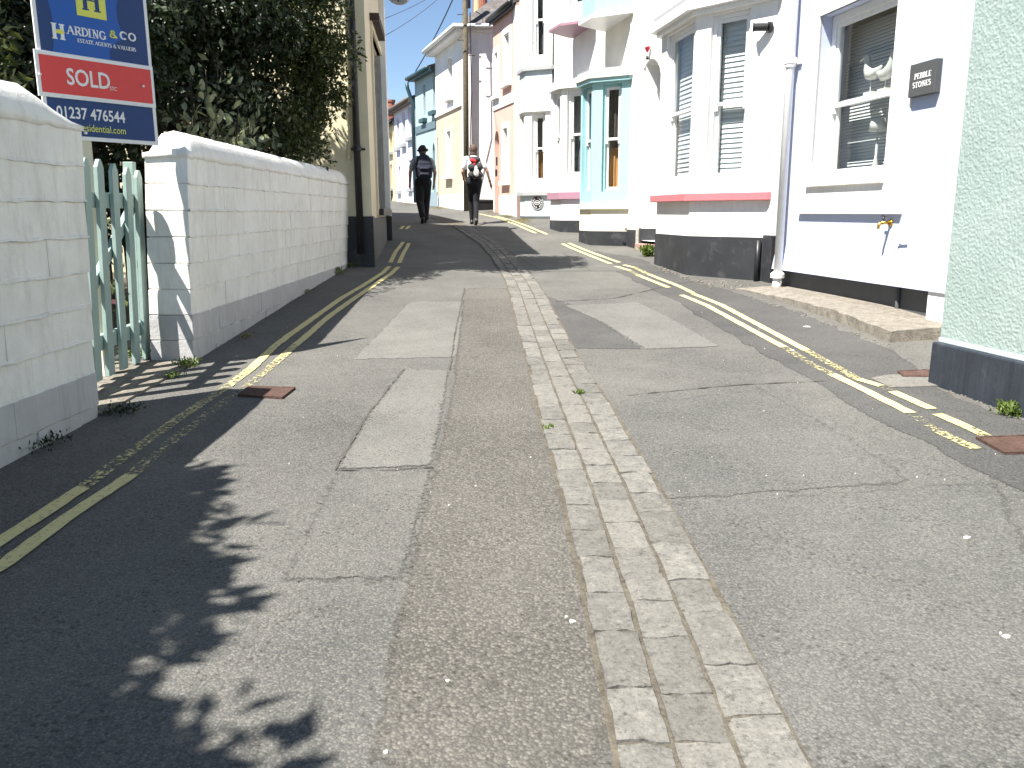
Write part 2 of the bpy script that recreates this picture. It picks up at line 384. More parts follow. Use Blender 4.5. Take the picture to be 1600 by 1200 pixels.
def m_line():
    m = bpy.data.materials.new('yellow_road_paint'); m.use_nodes = True; t = m.node_tree; b = t.nodes['Principled BSDF']; o = t.nodes['Material Output']
    P = pos(t); b.inputs['Roughness'].default_value = .7
    n = noise_tex(t, 46, 9, .78, P); n2 = noise_tex(t, 5, 4, .6, P)
    c = mix(t, (.54,.46,.18), (.62,.55,.29), n2.outputs[0]); c = mix(t, c, (.12,.11,.09), ramp(t, noise_tex(t, 70, 5, .7, P).outputs[0], [(.54, 0.0), (.66, .8)]).outputs[0])
    t.links.new(c, b.inputs['Base Color'])
    at = N(t, 'ShaderNodeAttribute', attribute_name='wear')
    ad = N(t, 'ShaderNodeMath', operation='SUBTRACT'); t.links.new(n.outputs[0], ad.inputs[0]); t.links.new(at.outputs['Fac'], ad.inputs[1])
    st = ramp(t, ad.outputs[0], [(.0, 0.0), (.03, 1.0)])
    tr = N(t, 'ShaderNodeBsdfTransparent'); mx = N(t, 'ShaderNodeMixShader')
    t.links.new(st.outputs[0], mx.inputs[0]); t.links.new(tr.outputs[0], mx.inputs[1]); t.links.new(b.outputs[0], mx.inputs[2]); t.links.new(mx.outputs[0], o.inputs[0]); return m
M['line'] = m_line()
def m_leaf(name, a, bcol, tl=.35, rough=.45):
    m = bpy.data.materials.new(name); m.use_nodes = True; t = m.node_tree; b = t.nodes['Principled BSDF']; o = t.nodes['Material Output']
    at = N(t, 'ShaderNodeAttribute', attribute_name='tone'); c = mix(t, a, bcol, at.outputs['Fac'])
    b.inputs['Roughness'].default_value = rough; t.links.new(c, b.inputs['Base Color'])
    tr = N(t, 'ShaderNodeBsdfTranslucent'); t.links.new(mix(t, c, (1.0,1.0,.45), 1.0, 'MULTIPLY'), tr.inputs[0])
    mx = N(t, 'ShaderNodeMixShader'); mx.inputs[0].default_value = tl
    t.links.new(b.outputs[0], mx.inputs[1]); t.links.new(tr.outputs[0], mx.inputs[2]); t.links.new(mx.outputs[0], o.inputs[0]); return m
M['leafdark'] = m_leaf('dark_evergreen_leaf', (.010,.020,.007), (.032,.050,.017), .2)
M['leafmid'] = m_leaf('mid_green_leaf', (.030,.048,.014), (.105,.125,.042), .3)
M['laurel'] = m_leaf('pale_laurel_leaf', (.12,.155,.085), (.28,.31,.20), .25, .35)
M['weed'] = m_leaf('weed_leaf', (.06,.10,.02), (.18,.24,.05), .35)
M['drygrass'] = m_leaf('dry_grass', (.16,.13,.06), (.28,.24,.10), .3)
M['petal'] = m_leaf('pink_petal', (.55,.14,.22), (.75,.35,.42), .3)
M['bark'] = m_stone('bark', (.05,.04,.03), (.10,.08,.06), .02)
M['polewood'] = m_stone('weathered_pole_wood', (.10,.085,.06), (.17,.145,.10), .004)
def m_wood():
    m, t, b = nmat('orange_pine_board'); b.inputs['Roughness'].default_value = .5
    mp = N(t, 'ShaderNodeMapping'); mp.inputs['Scale'].default_value = (30, 30, 2); t.links.new(pos(t), mp.inputs[0])
    n = noise_tex(t, 1.5, 5, .6, mp.outputs[0]); c = ramp(t, n.outputs[0], [(.3, (.42,.19,.06)), (.7, (.62,.34,.13))]); t.links.new(c.outputs[0], b.inputs['Base Color']); return m
M['pine'] = m_wood()
def m_rough():
    m, t, b = nmat('sea_green_roughcast'); b.inputs['Roughness'].default_value = .8; b.inputs['Specular IOR Level'].default_value = .2
    n1 = noise_tex(t, 2.2, 5, .6); c = mix(t, (.275,.345,.325), (.335,.405,.388), ramp(t, n1.outputs[0], [(.3, 0.0), (.7, 1.0)]).outputs[0])
    n0 = noise_tex(t, 1.6, 3, .5); c = mix(t, c, (.26,.37,.32), ramp(t, n0.outputs[0], [(.55, 0.0), (.8, .5)]).outputs[0])
    t.links.new(c, b.inputs['Base Color']); n2 = noise_tex(t, 210, 4, .6); bump(t, b, n2.outputs[0], .45, .005); return m
M['roughcast'] = m_rough()

# ------------------------------------------------------------------ ground, road, patches, lines
def sheet(name, rows, cols, fn, mat, kind='structure'):
    me = bpy.data.meshes.new(name); vs_, fs_ = [], []
    for i in range(rows):
        for j in range(cols): vs_.append(fn(i/(rows-1), j/(cols-1)))
    for i in range(rows-1):
        for j in range(cols-1):
            a = i*cols + j; fs_.append((a, a+1, a+cols+1, a+cols))
    me.from_pydata(vs_, [], fs_); me.materials.append(mat)
    for p in me.polygons: p.use_smooth = True
    if vs_ and me.polygons[0].normal.z < 0: me.flip_normals()
    o = bpy.data.objects.new(name, me); COL.objects.link(o); o['kind'] = kind; return o
yk = np.concatenate([np.linspace(-14, -.2, 40), np.linspace(0, 12, 200), np.linspace(12.1, 30, 120), np.linspace(30.5, 60, 30)])
def f_road(i, j):
    y = float(np.interp(i, np.linspace(0, 1, len(yk)), yk)); c = xs(y); x = c + (-3.3 + 7.0*j)
    return (x, y, g(x, y))
sheet('road', len(yk), 141, f_road, M['asphalt'])
_rc = [xs(float(q)) for q in yk]
def rz(x, y):
    """height of the road mesh itself, so that thin sheets can lie close on it"""
    i = int(np.clip(np.searchsorted(yk, y, side='right') - 1, 0, len(yk)-2)); t = (y - yk[i])/(yk[i+1]-yk[i]); z = []
    j = (x - (_rc[i]*(1-t) + _rc[i+1]*t) + 3.3)/.05; k = math.floor(j); u = j - k
    for r_, wt in ((i, 1-t), (i+1, t)):
        for kk, wu in ((k, 1-u), (k+1, u)): z.append(wt*wu*g(_rc[r_] - 3.3 + .05*kk, float(yk[r_])))
    return sum(z)
def f_gr(i, j):
    y = -40 + 240*i**1.6; x = (j-.5); x = math.copysign(abs(2*x)**2.2, x)*260
    return (x, y, g(x, y) - .05)
sheet('ground', 120, 90, f_gr, M['soil'])

def resample(pts, n):
    pts = [Vector(p) for p in pts]; L = [0.0]
    for a, b in zip(pts, pts[1:]): L.append(L[-1] + (b-a).length)
    out = []
    for k in range(n):
        t = L[-1]*k/(n-1); i = 0
        while i < len(L)-2 and L[i+1] < t: i += 1
        u = (t - L[i]) / max(1e-9, L[i+1]-L[i]); out.append(pts[i].lerp(pts[i+1], u))
    return out
def patch(name, left, right, mat, off=.004, jit=.012, n=40, m=24):
    A = resample([gnd(*p) for p in left], n); B = resample([gnd(*p) for p in right], n)
    def fn(i, j):
        k = min(n-1, int(round(i*(n-1)))); p = A[k].lerp(B[k], j)
        if j in (0.0, 1.0) or k in (0, n-1): p = p + Vector((random.uniform(-jit, jit), random.uniform(-jit, jit), 0))
        return (p.x, p.y, rz(p.x, p.y) + off*.5 + .0004)
    o = sheet(name, n, m, fn, mat); a = o.data.attributes.new('edge', 'FLOAT', 'POINT'); E = []
    wid = sum((B[k]-A[k]).length for k in range(n))/n; ln_ = sum((A[k+1]-A[k]).length for k in range(n-1))
    for i in range(n):
        for j in range(m): E.append(min(min(i, n-1-i)/(n-1)*ln_, min(j, m-1-j)/(m-1)*wid))
    a.data.foreach_set('value', E); return o
stripL = [gnd(960,1200), gnd(943,1040), gnd(916,940), gnd(872,750), gnd(841,640), gnd(829,580), gnd(807,500), gnd(796,440)]
patch('road_patch', [(560,1215),(600,1040),(640,860),(680,720),(703,620),(716,540),(727,450)], [(965,1215),(945,1040),(913,930),(874,750),(843,640),(824,550),(797,450)], M['asphalt_coarse'], .004)
patch('road_patch', [(522,733),(575,645),(632,576)], [(676,728),(692,645),(702,578)], M['asphalt_pale'], .008, .006)
patch('road_patch', [(440,905),(490,800),(523,735)], [(628,905),(660,790),(677,730)], M['asphalt_worn_patch'], .006, .02)
patch('road_patch', [(548,560),(590,520),(640,470)], [(716,558),(722,520),(726,470)], M['asphalt_pale'], .004)
patch('road_patch', [(1008,548),(940,505),(880,478)], [(1128,545),(1060,505),(1000,474)], M['asphalt_pale'], .006, .006)
patch('road_patch', [(885,545),(870,500),(850,462)], [(1008,548),(940,505),(905,480)], M['asphalt_dark'], .004)
patch('road_patch', [(1022,785),(980,715),(930,640)], [(1430,760),(1330,690),(1190,610)], M['asphalt_mid'], .004, .02)
patch('road_patch', [(1200,1215),(1110,990),(1024,790)], [(1640,1215),(1640,960),(1560,760)], M['asphalt_mid'], .003, .02)
patch('road_patch', [(1640,800),(1480,718),(1330,636),(1190,556),(1060,476),(960,422),(890,386)], [(1680,690),(1478,622),(1395,553),(1240,488),(1150,460),(1050,428),(1000,405)], M['asphalt_dark'], .003, .035, 70)
patch('road_patch', [(850,425),(800,395),(770,375)], [(985,425),(925,395),(880,380)], M['asphalt_mid'], .004, .02)
def ribbon(name, px, width, mat, off, wear=None, n=None, jit=0.0, kind='structure', world=False):
    P = [Vector(p) for p in px] if world else [gnd(*p) for p in px]
    L = sum((b-a).length for a, b in zip(P, P[1:])); n = n or max(6, int(L/.05)); P = resample(P, n)
    me = bpy.data.meshes.new(name); v_, f_ = [], []
    for k, p in enumerate(P):
        t = (P[min(k+1, n-1)] - P[max(k-1, 0)]); t.z = 0; t.normalize(); nn = Vector((-t.y, t.x, 0))
        for s in (-1, 1):
            q = p + nn*s*(width/2 + random.uniform(-jit, jit)); v_.append((q.x, q.y, rz(q.x, q.y) + off*.55))
    for k in range(n-1): f_.append((2*k, 2*k+1, 2*k+3, 2*k+2))
    me.from_pydata(v_, [], f_); me.materials.append(mat); me.update()
    if me.polygons[0].normal.z < 0: me.flip_normals()
    if wear is not None:
        a = me.attributes.new('wear', 'FLOAT', 'POINT'); ws = wear if isinstance(wear, (list, tuple)) else (wear, wear)
        a.data.foreach_set('value', [float(np.interp(k//2/(n-1), np.linspace(0, 1, len(ws)), ws)) for k in range(2*n)])
    o = bpy.data.objects.new(name, me); COL.objects.link(o); o['kind'] = kind; return o
LW = .060
# left pair: wall-side line, then road-side line
for px, w in [([(-60,876),(0,840),(128,758)], (.30,.30,.36)), ([(128,758),(190,712),(282,648),(350,605),(393,573)], (.48,.50,.47,.50,.44)), ([(393,573),(420,548),(433,536)], .42),
              ([(433,536),(455,520),(505,485),(535,464),(570,444),(600,425),(610,415)], (.40,.28,.26,.26,.28)), ([(612,409),(620,392),(632,377)], .3),
              ([(-60,908),(0,880),(100,806),(205,738)], (.28,.30,.34)), ([(205,738),(262,690),(330,640),(400,590),(464,536)], (.50,.52,.54,.49,.42)),
              ([(464,536),(512,495),(540,475),(577,450),(612,427),(624,416)], (.36,.28,.30,.27,.28)), ([(625,410),(632,395),(641,379)], .3), ([(628,357),(633,352)], .3), ([(637,357),(642,352)], .3),
              # right pair
              ([(751,334),(789,343),(796,347),(839,365)], .27), ([(777,338),(804,346),(857,367)], .27),
              ([(881,382),(956,414)], (.30,.26,.28)), ([(891,381),(969,412)], (.30,.26,.28)), ([(964,418),(986,425)], .34), ([(976,416),(992,420)], .34), ([(986,425),(998,432)], .5), ([(992,420),(1015,431)], .47),
              ([(998,432),(1046,452)], .27), ([(1015,431),(1062,450)], .27), ([(1062,450),(1084,461)], .42),
              ([(1066,464),(1104,480),(1225,547)], (.30,.26,.27,.34)), ([(1084,462),(1128,480),(1260,552)], (.30,.26,.28,.30)),
              ([(1225,547),(1265,572),(1300,590)], .51), ([(1260,552),(1300,575),(1340,598)], .49),
              ([(1300,590),(1360,620),(1422,652)], (.40,.26,.27)), ([(1340,598),(1376,609)], .40), ([(1376,609),(1394,618)], .54), ([(1394,618),(1456,646)], (.38,.36,.43)), ([(1464,654),(1500,670),(1540,689)], (.43,.40,.48)),
              ([(1422,652),(1460,678),(1500,698),(1524,709)], (.57,.54,.48,.46))]:
    w = tuple(q + .018 if q > .45 else q for q in (w if isinstance(w, tuple) else (w, w)))
    ribbon('yellow_line', px, LW, M['line'], .011, w, jit=.003)
for px, wd in [([(522,733),(575,645),(632,576)], .022), ([(676,730),(600,735),(522,733)], .026), ([(703,578),(712,520),(727,450)], .02), 
               ([(870,472),(960,468),(1050,448),(1100,440)], .03), ([(880,395),(905,412),(925,425)], .03), ([(980,620),(1150,605),(1290,600)], .022)]:
    ribbon('road_seam', px, wd*.45, M['seam'], .0095, jit=wd*.28)

# ------------------------------------------------------------------ stone drain down the middle: setts one by one
def f_bed(i, j):
    y = 1.0 + 19.0*i; a, b = xl(y) - .02, xr(y) + .02; x = a + (b-a)*j
    return (x, y, gc(y) + .0045 + random.uniform(-.001, .001))
bed = sheet('drain_channel', 500, 11, f_bed, M['mortar']); bed['_o'] = (0, 0, 0)
setts = []
def sett(c0, c1, ya, yb, mat):
    """one stone between channel fractions c0..c1 and lengths ya..yb, worn and uneven on top"""
    def P(c, y, z):
        x = xl(y) + (xr(y)-xl(y))*c; return Vector((x, y, gc(y) + z - .003*math.sin(math.pi*min(1, max(0, c)))))
    gp = .006; w = c1-c0; gw = .013/.38; tl = [random.uniform(-.0022, .0022) for _ in range(4)]; h = .0135 + random.uniform(-.002, .002)
    nx, ny = 4, 4; vv, ff = [], []
    jj = [random.uniform(-.012, .012) for _ in range(8)]
    for i in range(ny+1):
        for j in range(nx+1):
            u, v = j/nx, i/ny; e = min(u, 1-u, v, 1-v)
            c = c0 + gw/2 + (w-gw)*u; y = ya + gp/2 + (yb-ya-gp)*v
            if e == 0: c += random.uniform(-.008, .008)*(1 if 0 < c0 + u*w else 1); y += random.uniform(-.007, .007)
            z = h + (tl[0]*(1-u)+tl[1]*u)*(1-v) + (tl[2]*(1-u)+tl[3]*u)*v + random.uniform(-.0016, .0016) - (random.uniform(.0, .0025) if e == 0 else 0) - (random.choice((0, .001, .003)) if (u in (0, 1) and v in (0, 1)) else 0)
            vv.append(P(c, y, z))
    k = (nx+1)
    for i in range(ny):
        for j in range(nx): a = i*k+j; ff.append((a, a+1, a+k+1, a+k))
    rim = [j for j in range(nx+1)] + [i*k+nx for i in range(1, ny+1)] + [ny*k+j for j in range(nx-1, -1, -1)] + [i*k for i in range(ny-1, 0, -1)]
    b0 = len(vv)
    for r_ in rim: q = vv[r_].copy(); q.z -= .05; vv.append(q)
    for q in range(len(rim)):
        q2 = (q+1) % len(rim); ff.append((rim[q2], rim[q], b0+q, b0+q2))
    me = bpy.data.meshes.new('sett'); me.from_pydata([tuple(p) for p in vv], [], ff); me.materials.append(mat)
    for p in me.polygons: p.use_smooth = False
    o = bpy.data.objects.new('sett', me); COL.objects.link(o); o.parent = bed
for c0, c1, mt, o0 in ((0.0, .31, 'cobble', .0), (.31, .665, 'centre', .09), (.665, 1.0, 'cobble', .04)):
    y = 1.15 + o0
    while y < 17.0:
        l = random.uniform(.19, .29) * (.9 if mt == 'centre' else 1.0)
        a, b = c0, c1
        if c0 == 0: a -= random.uniform(.0, .05)
        if c1 == 1.0: b += random.uniform(.0, .05)
        sett(a, b, y, y+l, M[mt] if y < 6.4 or mt == 'centre' or random.random() < .6 else M['centre']); y += l

# ------------------------------------------------------------------ covers, slabs
def cover(name, px, mat, label, off=.012, conc=None):
    P = [gnd(*p) for p in px]; c = sum(P, Vector())/len(P)
    top = [Vector((p.x, p.y, g(p.x, p.y) + off)) for p in P]; bot = [p - Vector((0,0,.05)) for p in top]
    m = MB(); m.hexa(bot, top); o = m.build(name, mat, None, origin=(c.x, c.y, c.z), bevel=.003)
    up = Vector((0,0,off)); c2 = sum(top, Vector())/len(top); fm = MB()
    for k in range(len(top)):
        a, b_ = top[k], top[(k+1) % len(top)]; ai, bi = a.lerp(c2, .10), b_.lerp(c2, .10); z = Vector((0,0,.0025)); fm.hexa([a, b_, bi, ai], [a+z, b_+z, bi+z, ai+z])
    fm.build('cover_frame', M['rust'], o); tag(o, label, 'access cover'); return o
o = cover('access_cover', [(388,603),(462,605),(441,621),(372,616)], M['rust'], 'small rusty brown iron cover beside the worn yellow lines near the white wall')
o = cover('access_cover', [(1523,693),(1610,690),(1640,717),(1568,718)], M['rust'], 'rusty brown iron cover at the right edge of the road below the sea green house')
o = cover('access_cover', [(1402,588),(1446,586),(1470,590),(1470,597),(1410,596)], M['rust'], 'reddish iron cover in a concrete surround beside the corner of the sea green house')
struct(MB().hexa([v - Vector((0,0,.06)) for v in [gnd(1360,595,.006), gnd(1390,590,.006), gnd(1480,592,.006), gnd(1475,608,.006), gnd(1392,610,.006)]], [gnd(1360,595,.008), gnd(1390,590,.008), gnd(1480,592,.008), gnd(1475,608,.008), gnd(1392,610,.008)]).build('concrete_pavement', M['concrete']))

# ------------------------------------------------------------------ left: painted block walls
CH = .168
def leaf_mesh(name, pts, nrm, size, mat, parent=None, origin=(0,0,0), aspect=.5, fold=.25, tone=None, kind=None):
    """many small folded leaves in one mesh; pts (n,3), nrm (n,3) leaf axis directions"""
    n = len(pts); pts = np.asarray(pts, float); ax = np.asarray(nrm, float); ax /= np.linalg.norm(ax, axis=1)[:, None] + 1e-9
    sz = size if np.ndim(size) else np.full(n, size); sz = sz * rng.uniform(.6, 1.25, n)
    rv = rng.normal(size=(n, 3)); sd = np.cross(ax, rv); sd /= np.linalg.norm(sd, axis=1)[:, None] + 1e-9; up = np.cross(sd, ax)
    L = ax*sz[:, None]; Sd = sd*(sz*aspect*.5)[:, None]; U = up*(sz*fold*.3)[:, None]
    v = np.stack([pts, pts + L*.45 + Sd + U, pts + L - U*.6, pts + L*.45 - Sd + U], 1).reshape(-1, 3)
    org = np.array(origin if parent is None else _org(parent)); v = v - org
    f = (np.arange(n)[:, None]*4 + np.array([[0,1,2,0,2,3]])).reshape(-1, 3)
    me = bpy.data.meshes.new(name); me.vertices.add(len(v)); me.vertices.foreach_set('co', v.ravel())
    me.loops.add(f.size); me.loops.foreach_set('vertex_index', f.ravel().astype(np.int32)); me.polygons.add(len(f))
    me.polygons.foreach_set('loop_start', np.arange(0, f.size, 3, dtype=np.int32)); me.update(calc_edges=True)
    a = me.attributes.new('tone', 'FLOAT', 'POINT'); tn = rng.uniform(0, 1, n) if tone is None else tone
    a.data.foreach_set('value', np.repeat(tn, 4).astype(np.float32)); me.materials.append(mat)
    o = bpy.data.objects.new(name, me); COL.objects.link(o)
    if parent is not None: o.parent = parent
    else: o.location = origin; o['_o'] = tuple(origin)
    if kind: o['kind'] = kind
    return o
def _org(p):
    while p.parent: p = p.parent
    return p['_o']

def block_wall(fr, L, zb, zt, T, label, parentloc, grey_top, s_near):
    """courses of individual painted blocks on a core; fr.n faces the street; s=0 at the end pier by the gate"""
    w = thing('garden_wall', label, 'wall', parentloc)
    core = MB(); core.box(fr, .012, L, -T+.012, -.007, zb, zt-.005); core.build('joint_core', M['blockjoint'], w)
    bd = MB(); kz = 1
    while zt - kz*CH > zb + .02:
        zc_ = zt - kz*CH; s = .004; pv = None
        while s < L:
            q = (s, 0.010 + random.uniform(-.005, .005), zc_ + .004 + random.uniform(-.004, .004), .0085 + random.uniform(-.003, .003))
            if pv:
                sec = lambda e: [fr.p(e[0], -.012, e[2]-e[3]), fr.p(e[0], e[1], e[2]-e[3]*.8), fr.p(e[0], e[1]*.75, e[2]+e[3]*.7), fr.p(e[0], -.012, e[2]+e[3])]
                A_, B_ = sec(pv), sec(q)
                for j in range(3): bd.quad(A_[j], B_[j], B_[j+1], A_[j+1])
            pv = q; s += random.uniform(.04, .11)
        kz += 1
    ob = bd.build('mortar_bead', M['blockjoint'], w); ob['kind'] = 'stuff'
    nc = int(math.ceil((zt - zb)/CH)); cnt = 0
    for k in range(nc):
        z1 = zt - k*CH; z0 = z1 - CH + .007; s = 0.0; first = True
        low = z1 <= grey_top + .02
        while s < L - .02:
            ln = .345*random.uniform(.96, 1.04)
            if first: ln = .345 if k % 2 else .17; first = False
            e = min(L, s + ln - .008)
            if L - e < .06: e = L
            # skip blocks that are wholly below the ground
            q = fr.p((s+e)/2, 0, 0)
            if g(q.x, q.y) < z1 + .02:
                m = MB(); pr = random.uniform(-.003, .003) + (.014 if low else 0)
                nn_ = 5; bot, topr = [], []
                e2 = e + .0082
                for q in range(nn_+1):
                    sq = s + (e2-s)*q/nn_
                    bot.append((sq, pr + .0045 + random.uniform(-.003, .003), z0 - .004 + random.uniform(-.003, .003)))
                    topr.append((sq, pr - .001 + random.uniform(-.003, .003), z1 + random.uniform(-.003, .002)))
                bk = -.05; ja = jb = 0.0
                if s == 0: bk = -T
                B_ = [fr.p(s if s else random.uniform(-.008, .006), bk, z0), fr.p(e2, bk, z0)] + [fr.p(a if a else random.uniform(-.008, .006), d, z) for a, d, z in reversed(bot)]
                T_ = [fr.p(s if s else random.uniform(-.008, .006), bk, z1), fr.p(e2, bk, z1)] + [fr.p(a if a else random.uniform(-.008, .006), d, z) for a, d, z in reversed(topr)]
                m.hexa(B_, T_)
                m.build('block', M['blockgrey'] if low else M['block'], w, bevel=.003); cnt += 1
            s += ln
    return w
# near wall: runs from the gate back past the camera
LEAN = .060
fw1 = FR((-2.127, 4.101), (-.026, -1), (1, -.026), LEAN, .233)
w1 = block_wall(fw1, 5.6, -.15, 1.640, .27, 'near white painted block wall with rounded coping left of the green gate', (-2.2, 3.9, .23), .50, 0)
def coping(fr, L, zt, T, rise, par, far_hip=.05, near_hip=.35, wav=.009):
    m = MB(); prof = [(.006, -.012), (.004, .02), (-.03, rise*.62), (-.085, rise*.93), (-T*.5, rise), (-T+.06, rise*.9), (-T+.01, rise*.55), (-T-.006, .02), (-T-.008, -.012)]
    n = int(L/.07); rows = []
    for k in range(n+1):
        s = L*k/n; e = min(1, (s+.02)/near_hip)**.6; row = []
        for q, (d, z) in enumerate(prof):
            f = e if 2 <= q <= 6 else 1
            dd = -T/2 + (d + T/2)*(1 if q < 2 or q > 6 else (.55 + .45*e)); zz = zt + z*f + (random.uniform(-wav, wav) if q in (0, 1, 7, 8) else random.uniform(-.003, .003))
            row.append(fr.p(s - (.01 if k == 0 else 0), dd + random.uniform(-.003, .003), zz + .004))
        rows.append(row)
    i0 = len(m.v); c = len(prof)
    for r_ in rows: m.v += r_
    for k in range(n):
        for q in range(c-1): m.f.append((i0+k*c+q, i0+(k+1)*c+q, i0+(k+1)*c+q+1, i0+k*c+q+1))
        m.f.append((i0+k*c+c-1, i0+(k+1)*c+c-1, i0+(k+1)*c, i0+k*c))
    m.f.append(tuple(i0+q for q in range(c))); m.f.append(tuple(i0+n*c+c-1-q for q in range(c)))
    return m.build('coping', M['block'], par, smooth=True)
coping(fw1, 5.6, 1.640, .27, .165, w1)
# far wall: from the gate to the yellow house
fw2 = FR((-2.128, 5.405), (-.010, 1), (1, .010), LEAN, .285)
w2 = block_wall(fw2, 5.62, .05, 1.600, .27, 'longer white painted block wall running from the green gate to the yellow house', (-2.25, 5.6, .28), .62, 0)
coping(fw2, 5.62, 1.600, .27, .165, w2, near_hip=.16)

# ------------------------------------------------------------------ green gate between the walls
fg = FR((-2.36, 4.10), (-.06, 1), (1, .06), .045, .28)
gt = thing('garden_gate', 'sage green picket gate with pointed slats between the two white walls', 'gate', (-2.4, 4.75, .27))
gs = [fg.s(px, 420) for px in (144, 165, 187, 207.5, 224)]
sp = (gs[-1] - gs[0])/4
for k in range(-2, 5):
    s = gs[0] + sp*k if k < 0 else gs[k]
    zt_ = 1.555 - .012*abs(k-1) + random.uniform(-.006, .006); zb_ = .30
    hw = .043; th = .024
    m = MB()
    prof = [(-hw, zb_), (hw, zb_), (hw, zt_-.045), (.012, zt_), (-.012, zt_), (-hw, zt_-.045)]
    m.hexa([fg.p(s+a, -th/2, z) for a, z in prof], [fg.p(s+a, th/2, z) for a, z in prof])
    m.build('slat', M['gate'], gt, bevel=.003)
for z in (.46, 1.28):
    m = MB(); m.box(fg, gs[0]-sp*2.4, gs[-1]+.05, -th/2-.045, -th/2-.002, z, z+.09); m.build('rail', M['gate'], gt, bevel=.003)
m = MB(); dl = gs[-1]-gs[0]+sp*2
m.hexa([fg.p(gs[0]-sp*2, -.05, .55), fg.p(gs[0]-sp*2+.11, -.05, .55), fg.p(gs[0]-sp*2+.11, -.018, .55), fg.p(gs[0]-sp*2, -.018, .55)],
       [fg.p(gs[-1]-.1, -.05, 1.28), fg.p(gs[-1]+.01, -.05, 1.28), fg.p(gs[-1]+.01, -.018, 1.28), fg.p(gs[-1]-.1, -.018, 1.28)]); m.build('brace', M['gate'], gt)
m = MB(); m.box(fg, gs[-1]+.075, gs[-1]+.13, -.12, -.055, .2, 1.575); m.build('gate_post', M['gate'], gt, bevel=.004)
m = MB(); q = fg.p(gs[-1]+.09, .0, .72); m.tube([q, q+Vector((.05,.0,-.01)), q+Vector((.06,.03,.02))], .012, 6); m.build('latch', M['blackmetal'], gt)
# paving at the gate
st = MB(); P = [gnd(150,640), gnd(150,575), gnd(246,560), gnd(262,607)]
P = [Vector((-2.1,4.12,0)), Vector((-3.4,4.12,0)), Vector((-3.4,5.38,0)), Vector((-2.1,5.36,0))]
st.hexa([Vector((p.x, p.y, g(p.x,p.y)-.1)) for p in P], [Vector((p.x, p.y, g(p.x,p.y)+.012)) for p in P]); struct(st.build('path', M['slab']))

# ------------------------------------------------------------------ estate agent's board
yb = 5.05
pl = at_y(61, 60, yb-.28); pr_ = at_y(241, 90, yb+.28)
ax = (pr_ - pl); ax.z = 0; wd = ax.length; fb = FR((pl.x, pl.y), (ax.x, ax.y), None, 0, 0)
if fb.n.y > 0: fb.n = -fb.n
fb.lean = -.0
sb = thing('sale_board', 'blue estate agent board with a red SOLD strip on a cream post behind the gate', 'sign', (fb.p(wd/2,0,0).x, fb.p(wd/2,0,0).y, .27))
def bz(px, py): return fb.z(px, py)
sgx = lambda px, py: fb.s(px, py)
# slope of the board: it hangs slightly crooked in the photograph only through perspective
z_bot = bz(232, 221); z_top = z_bot + 1.02
m = MB(); m.box(fb, 0, wd, -.012, 0, z_bot, z_top); m.build('board', M['signwhite'], sb, bevel=.001)
z_s0, z_s1 = bz(236, 163), bz(238, 99)
bw = .022
m = MB(); m.box(fb, bw, wd-bw, .0, .0012, z_bot+bw, z_s0+.004); m.build('phone_panel', M['navy'], sb)
m = MB(); m.box(fb, bw, wd-bw, .0, .0012, z_s1-.004, z_top-bw); m.build('name_panel', M['blue'], sb)
def disc(cs, cz, rs, rz, mat, name, d=.0018, n=28, a0=0, a1=360, clip=None):
    pts = []
    for k in range(n):
        a = R(a0 + (a1-a0)*k/(n-1 if a1-a0 < 360 else n)); s = cs + rs*math.cos(a); z = cz + rz*math.sin(a)
        s = min(max(s, bw), wd-bw); z = min(max(z, z_s1+.004), z_top-bw); pts.append((s, z))
    m = MB(); m.hexa([fb.p(s, .0, z) for s, z in pts], [fb.p(s, d, z) for s, z in pts]); return m.build(name, mat, sb)
hz = z_top - z_s1
# navy leaf shapes on the royal blue panel
disc(wd*.93, z_s1 + .27, wd*.22, .20, M['navy'], 'leaf_print', .0018)
disc(wd*.97, z_s1 + .03, wd*.36, .13, M['navy'], 'leaf_print', .0021)
disc(wd*.03, z_s1 + .14, wd*.12, .24, M['navy'], 'leaf_print', .0018)
disc(wd*.22, z_top - .03, wd*.06, .17, M['navy'], 'leaf_print', .0021)
# yellow square with the capital
ys0 = sgx(125, 15); ys1 = sgx(171, 20); yz0 = bz(148, 22)
m = MB(); m.box(fb, ys0, ys1, 0, .003, yz0, yz0 + (ys1-ys0)*1.02); m.build('logo_square', M['lime'], sb)
A3 = lambda s, d, z: fb.p(s, d, z)
xax = Vector((fb.a.x, fb.a.y, 0)); upv = Vector((0,0,1))
cw = (ys1-ys0)
def serif_H(s0, s1, z0, z1, mat, par, d=.0036, tw=.22):
    m = MB(); w = s1-s0; t = w*tw; sr = (z1-z0)*.07
    for a in (s0+w*.08, s1-w*.08-t):
        m.box(fb, a, a+t, .0, d, z0+sr, z1-sr); m.box(fb, a-w*.07, a+t+w*.07, .0, d, z0, z0+sr); m.box(fb, a-w*.07, a+t+w*.07, 0, d, z1-sr, z1)
    m.box(fb, s0+w*.08+t, s1-w*.08-t, 0, d, (z0+z1)/2-sr*.5, (z0+z1)/2+sr*.5); return m.build('capital_letter', mat, par)
serif_H(ys0+cw*.18, ys1-cw*.18, yz0+cw*.2, yz0+cw*.85, M['navy'], sb)
hs0, hs1 = sgx(85, 45), sgx(106, 45); hz0, hz1 = bz(95, 55), bz(97, 31)
serif_H(hs0, hs1, hz0, hz1, M['signwhite'], sb, .0036, .26)
disc(hs0 + (hs1-hs0)*.62, (hz0+hz1)/2, (hs1-hs0)*.38, (hz1-hz0)*.17, M['lime'], 'logo_spot', .0042, 5)
zt_ = bz(112, 51); s_t = sgx(109, 45)
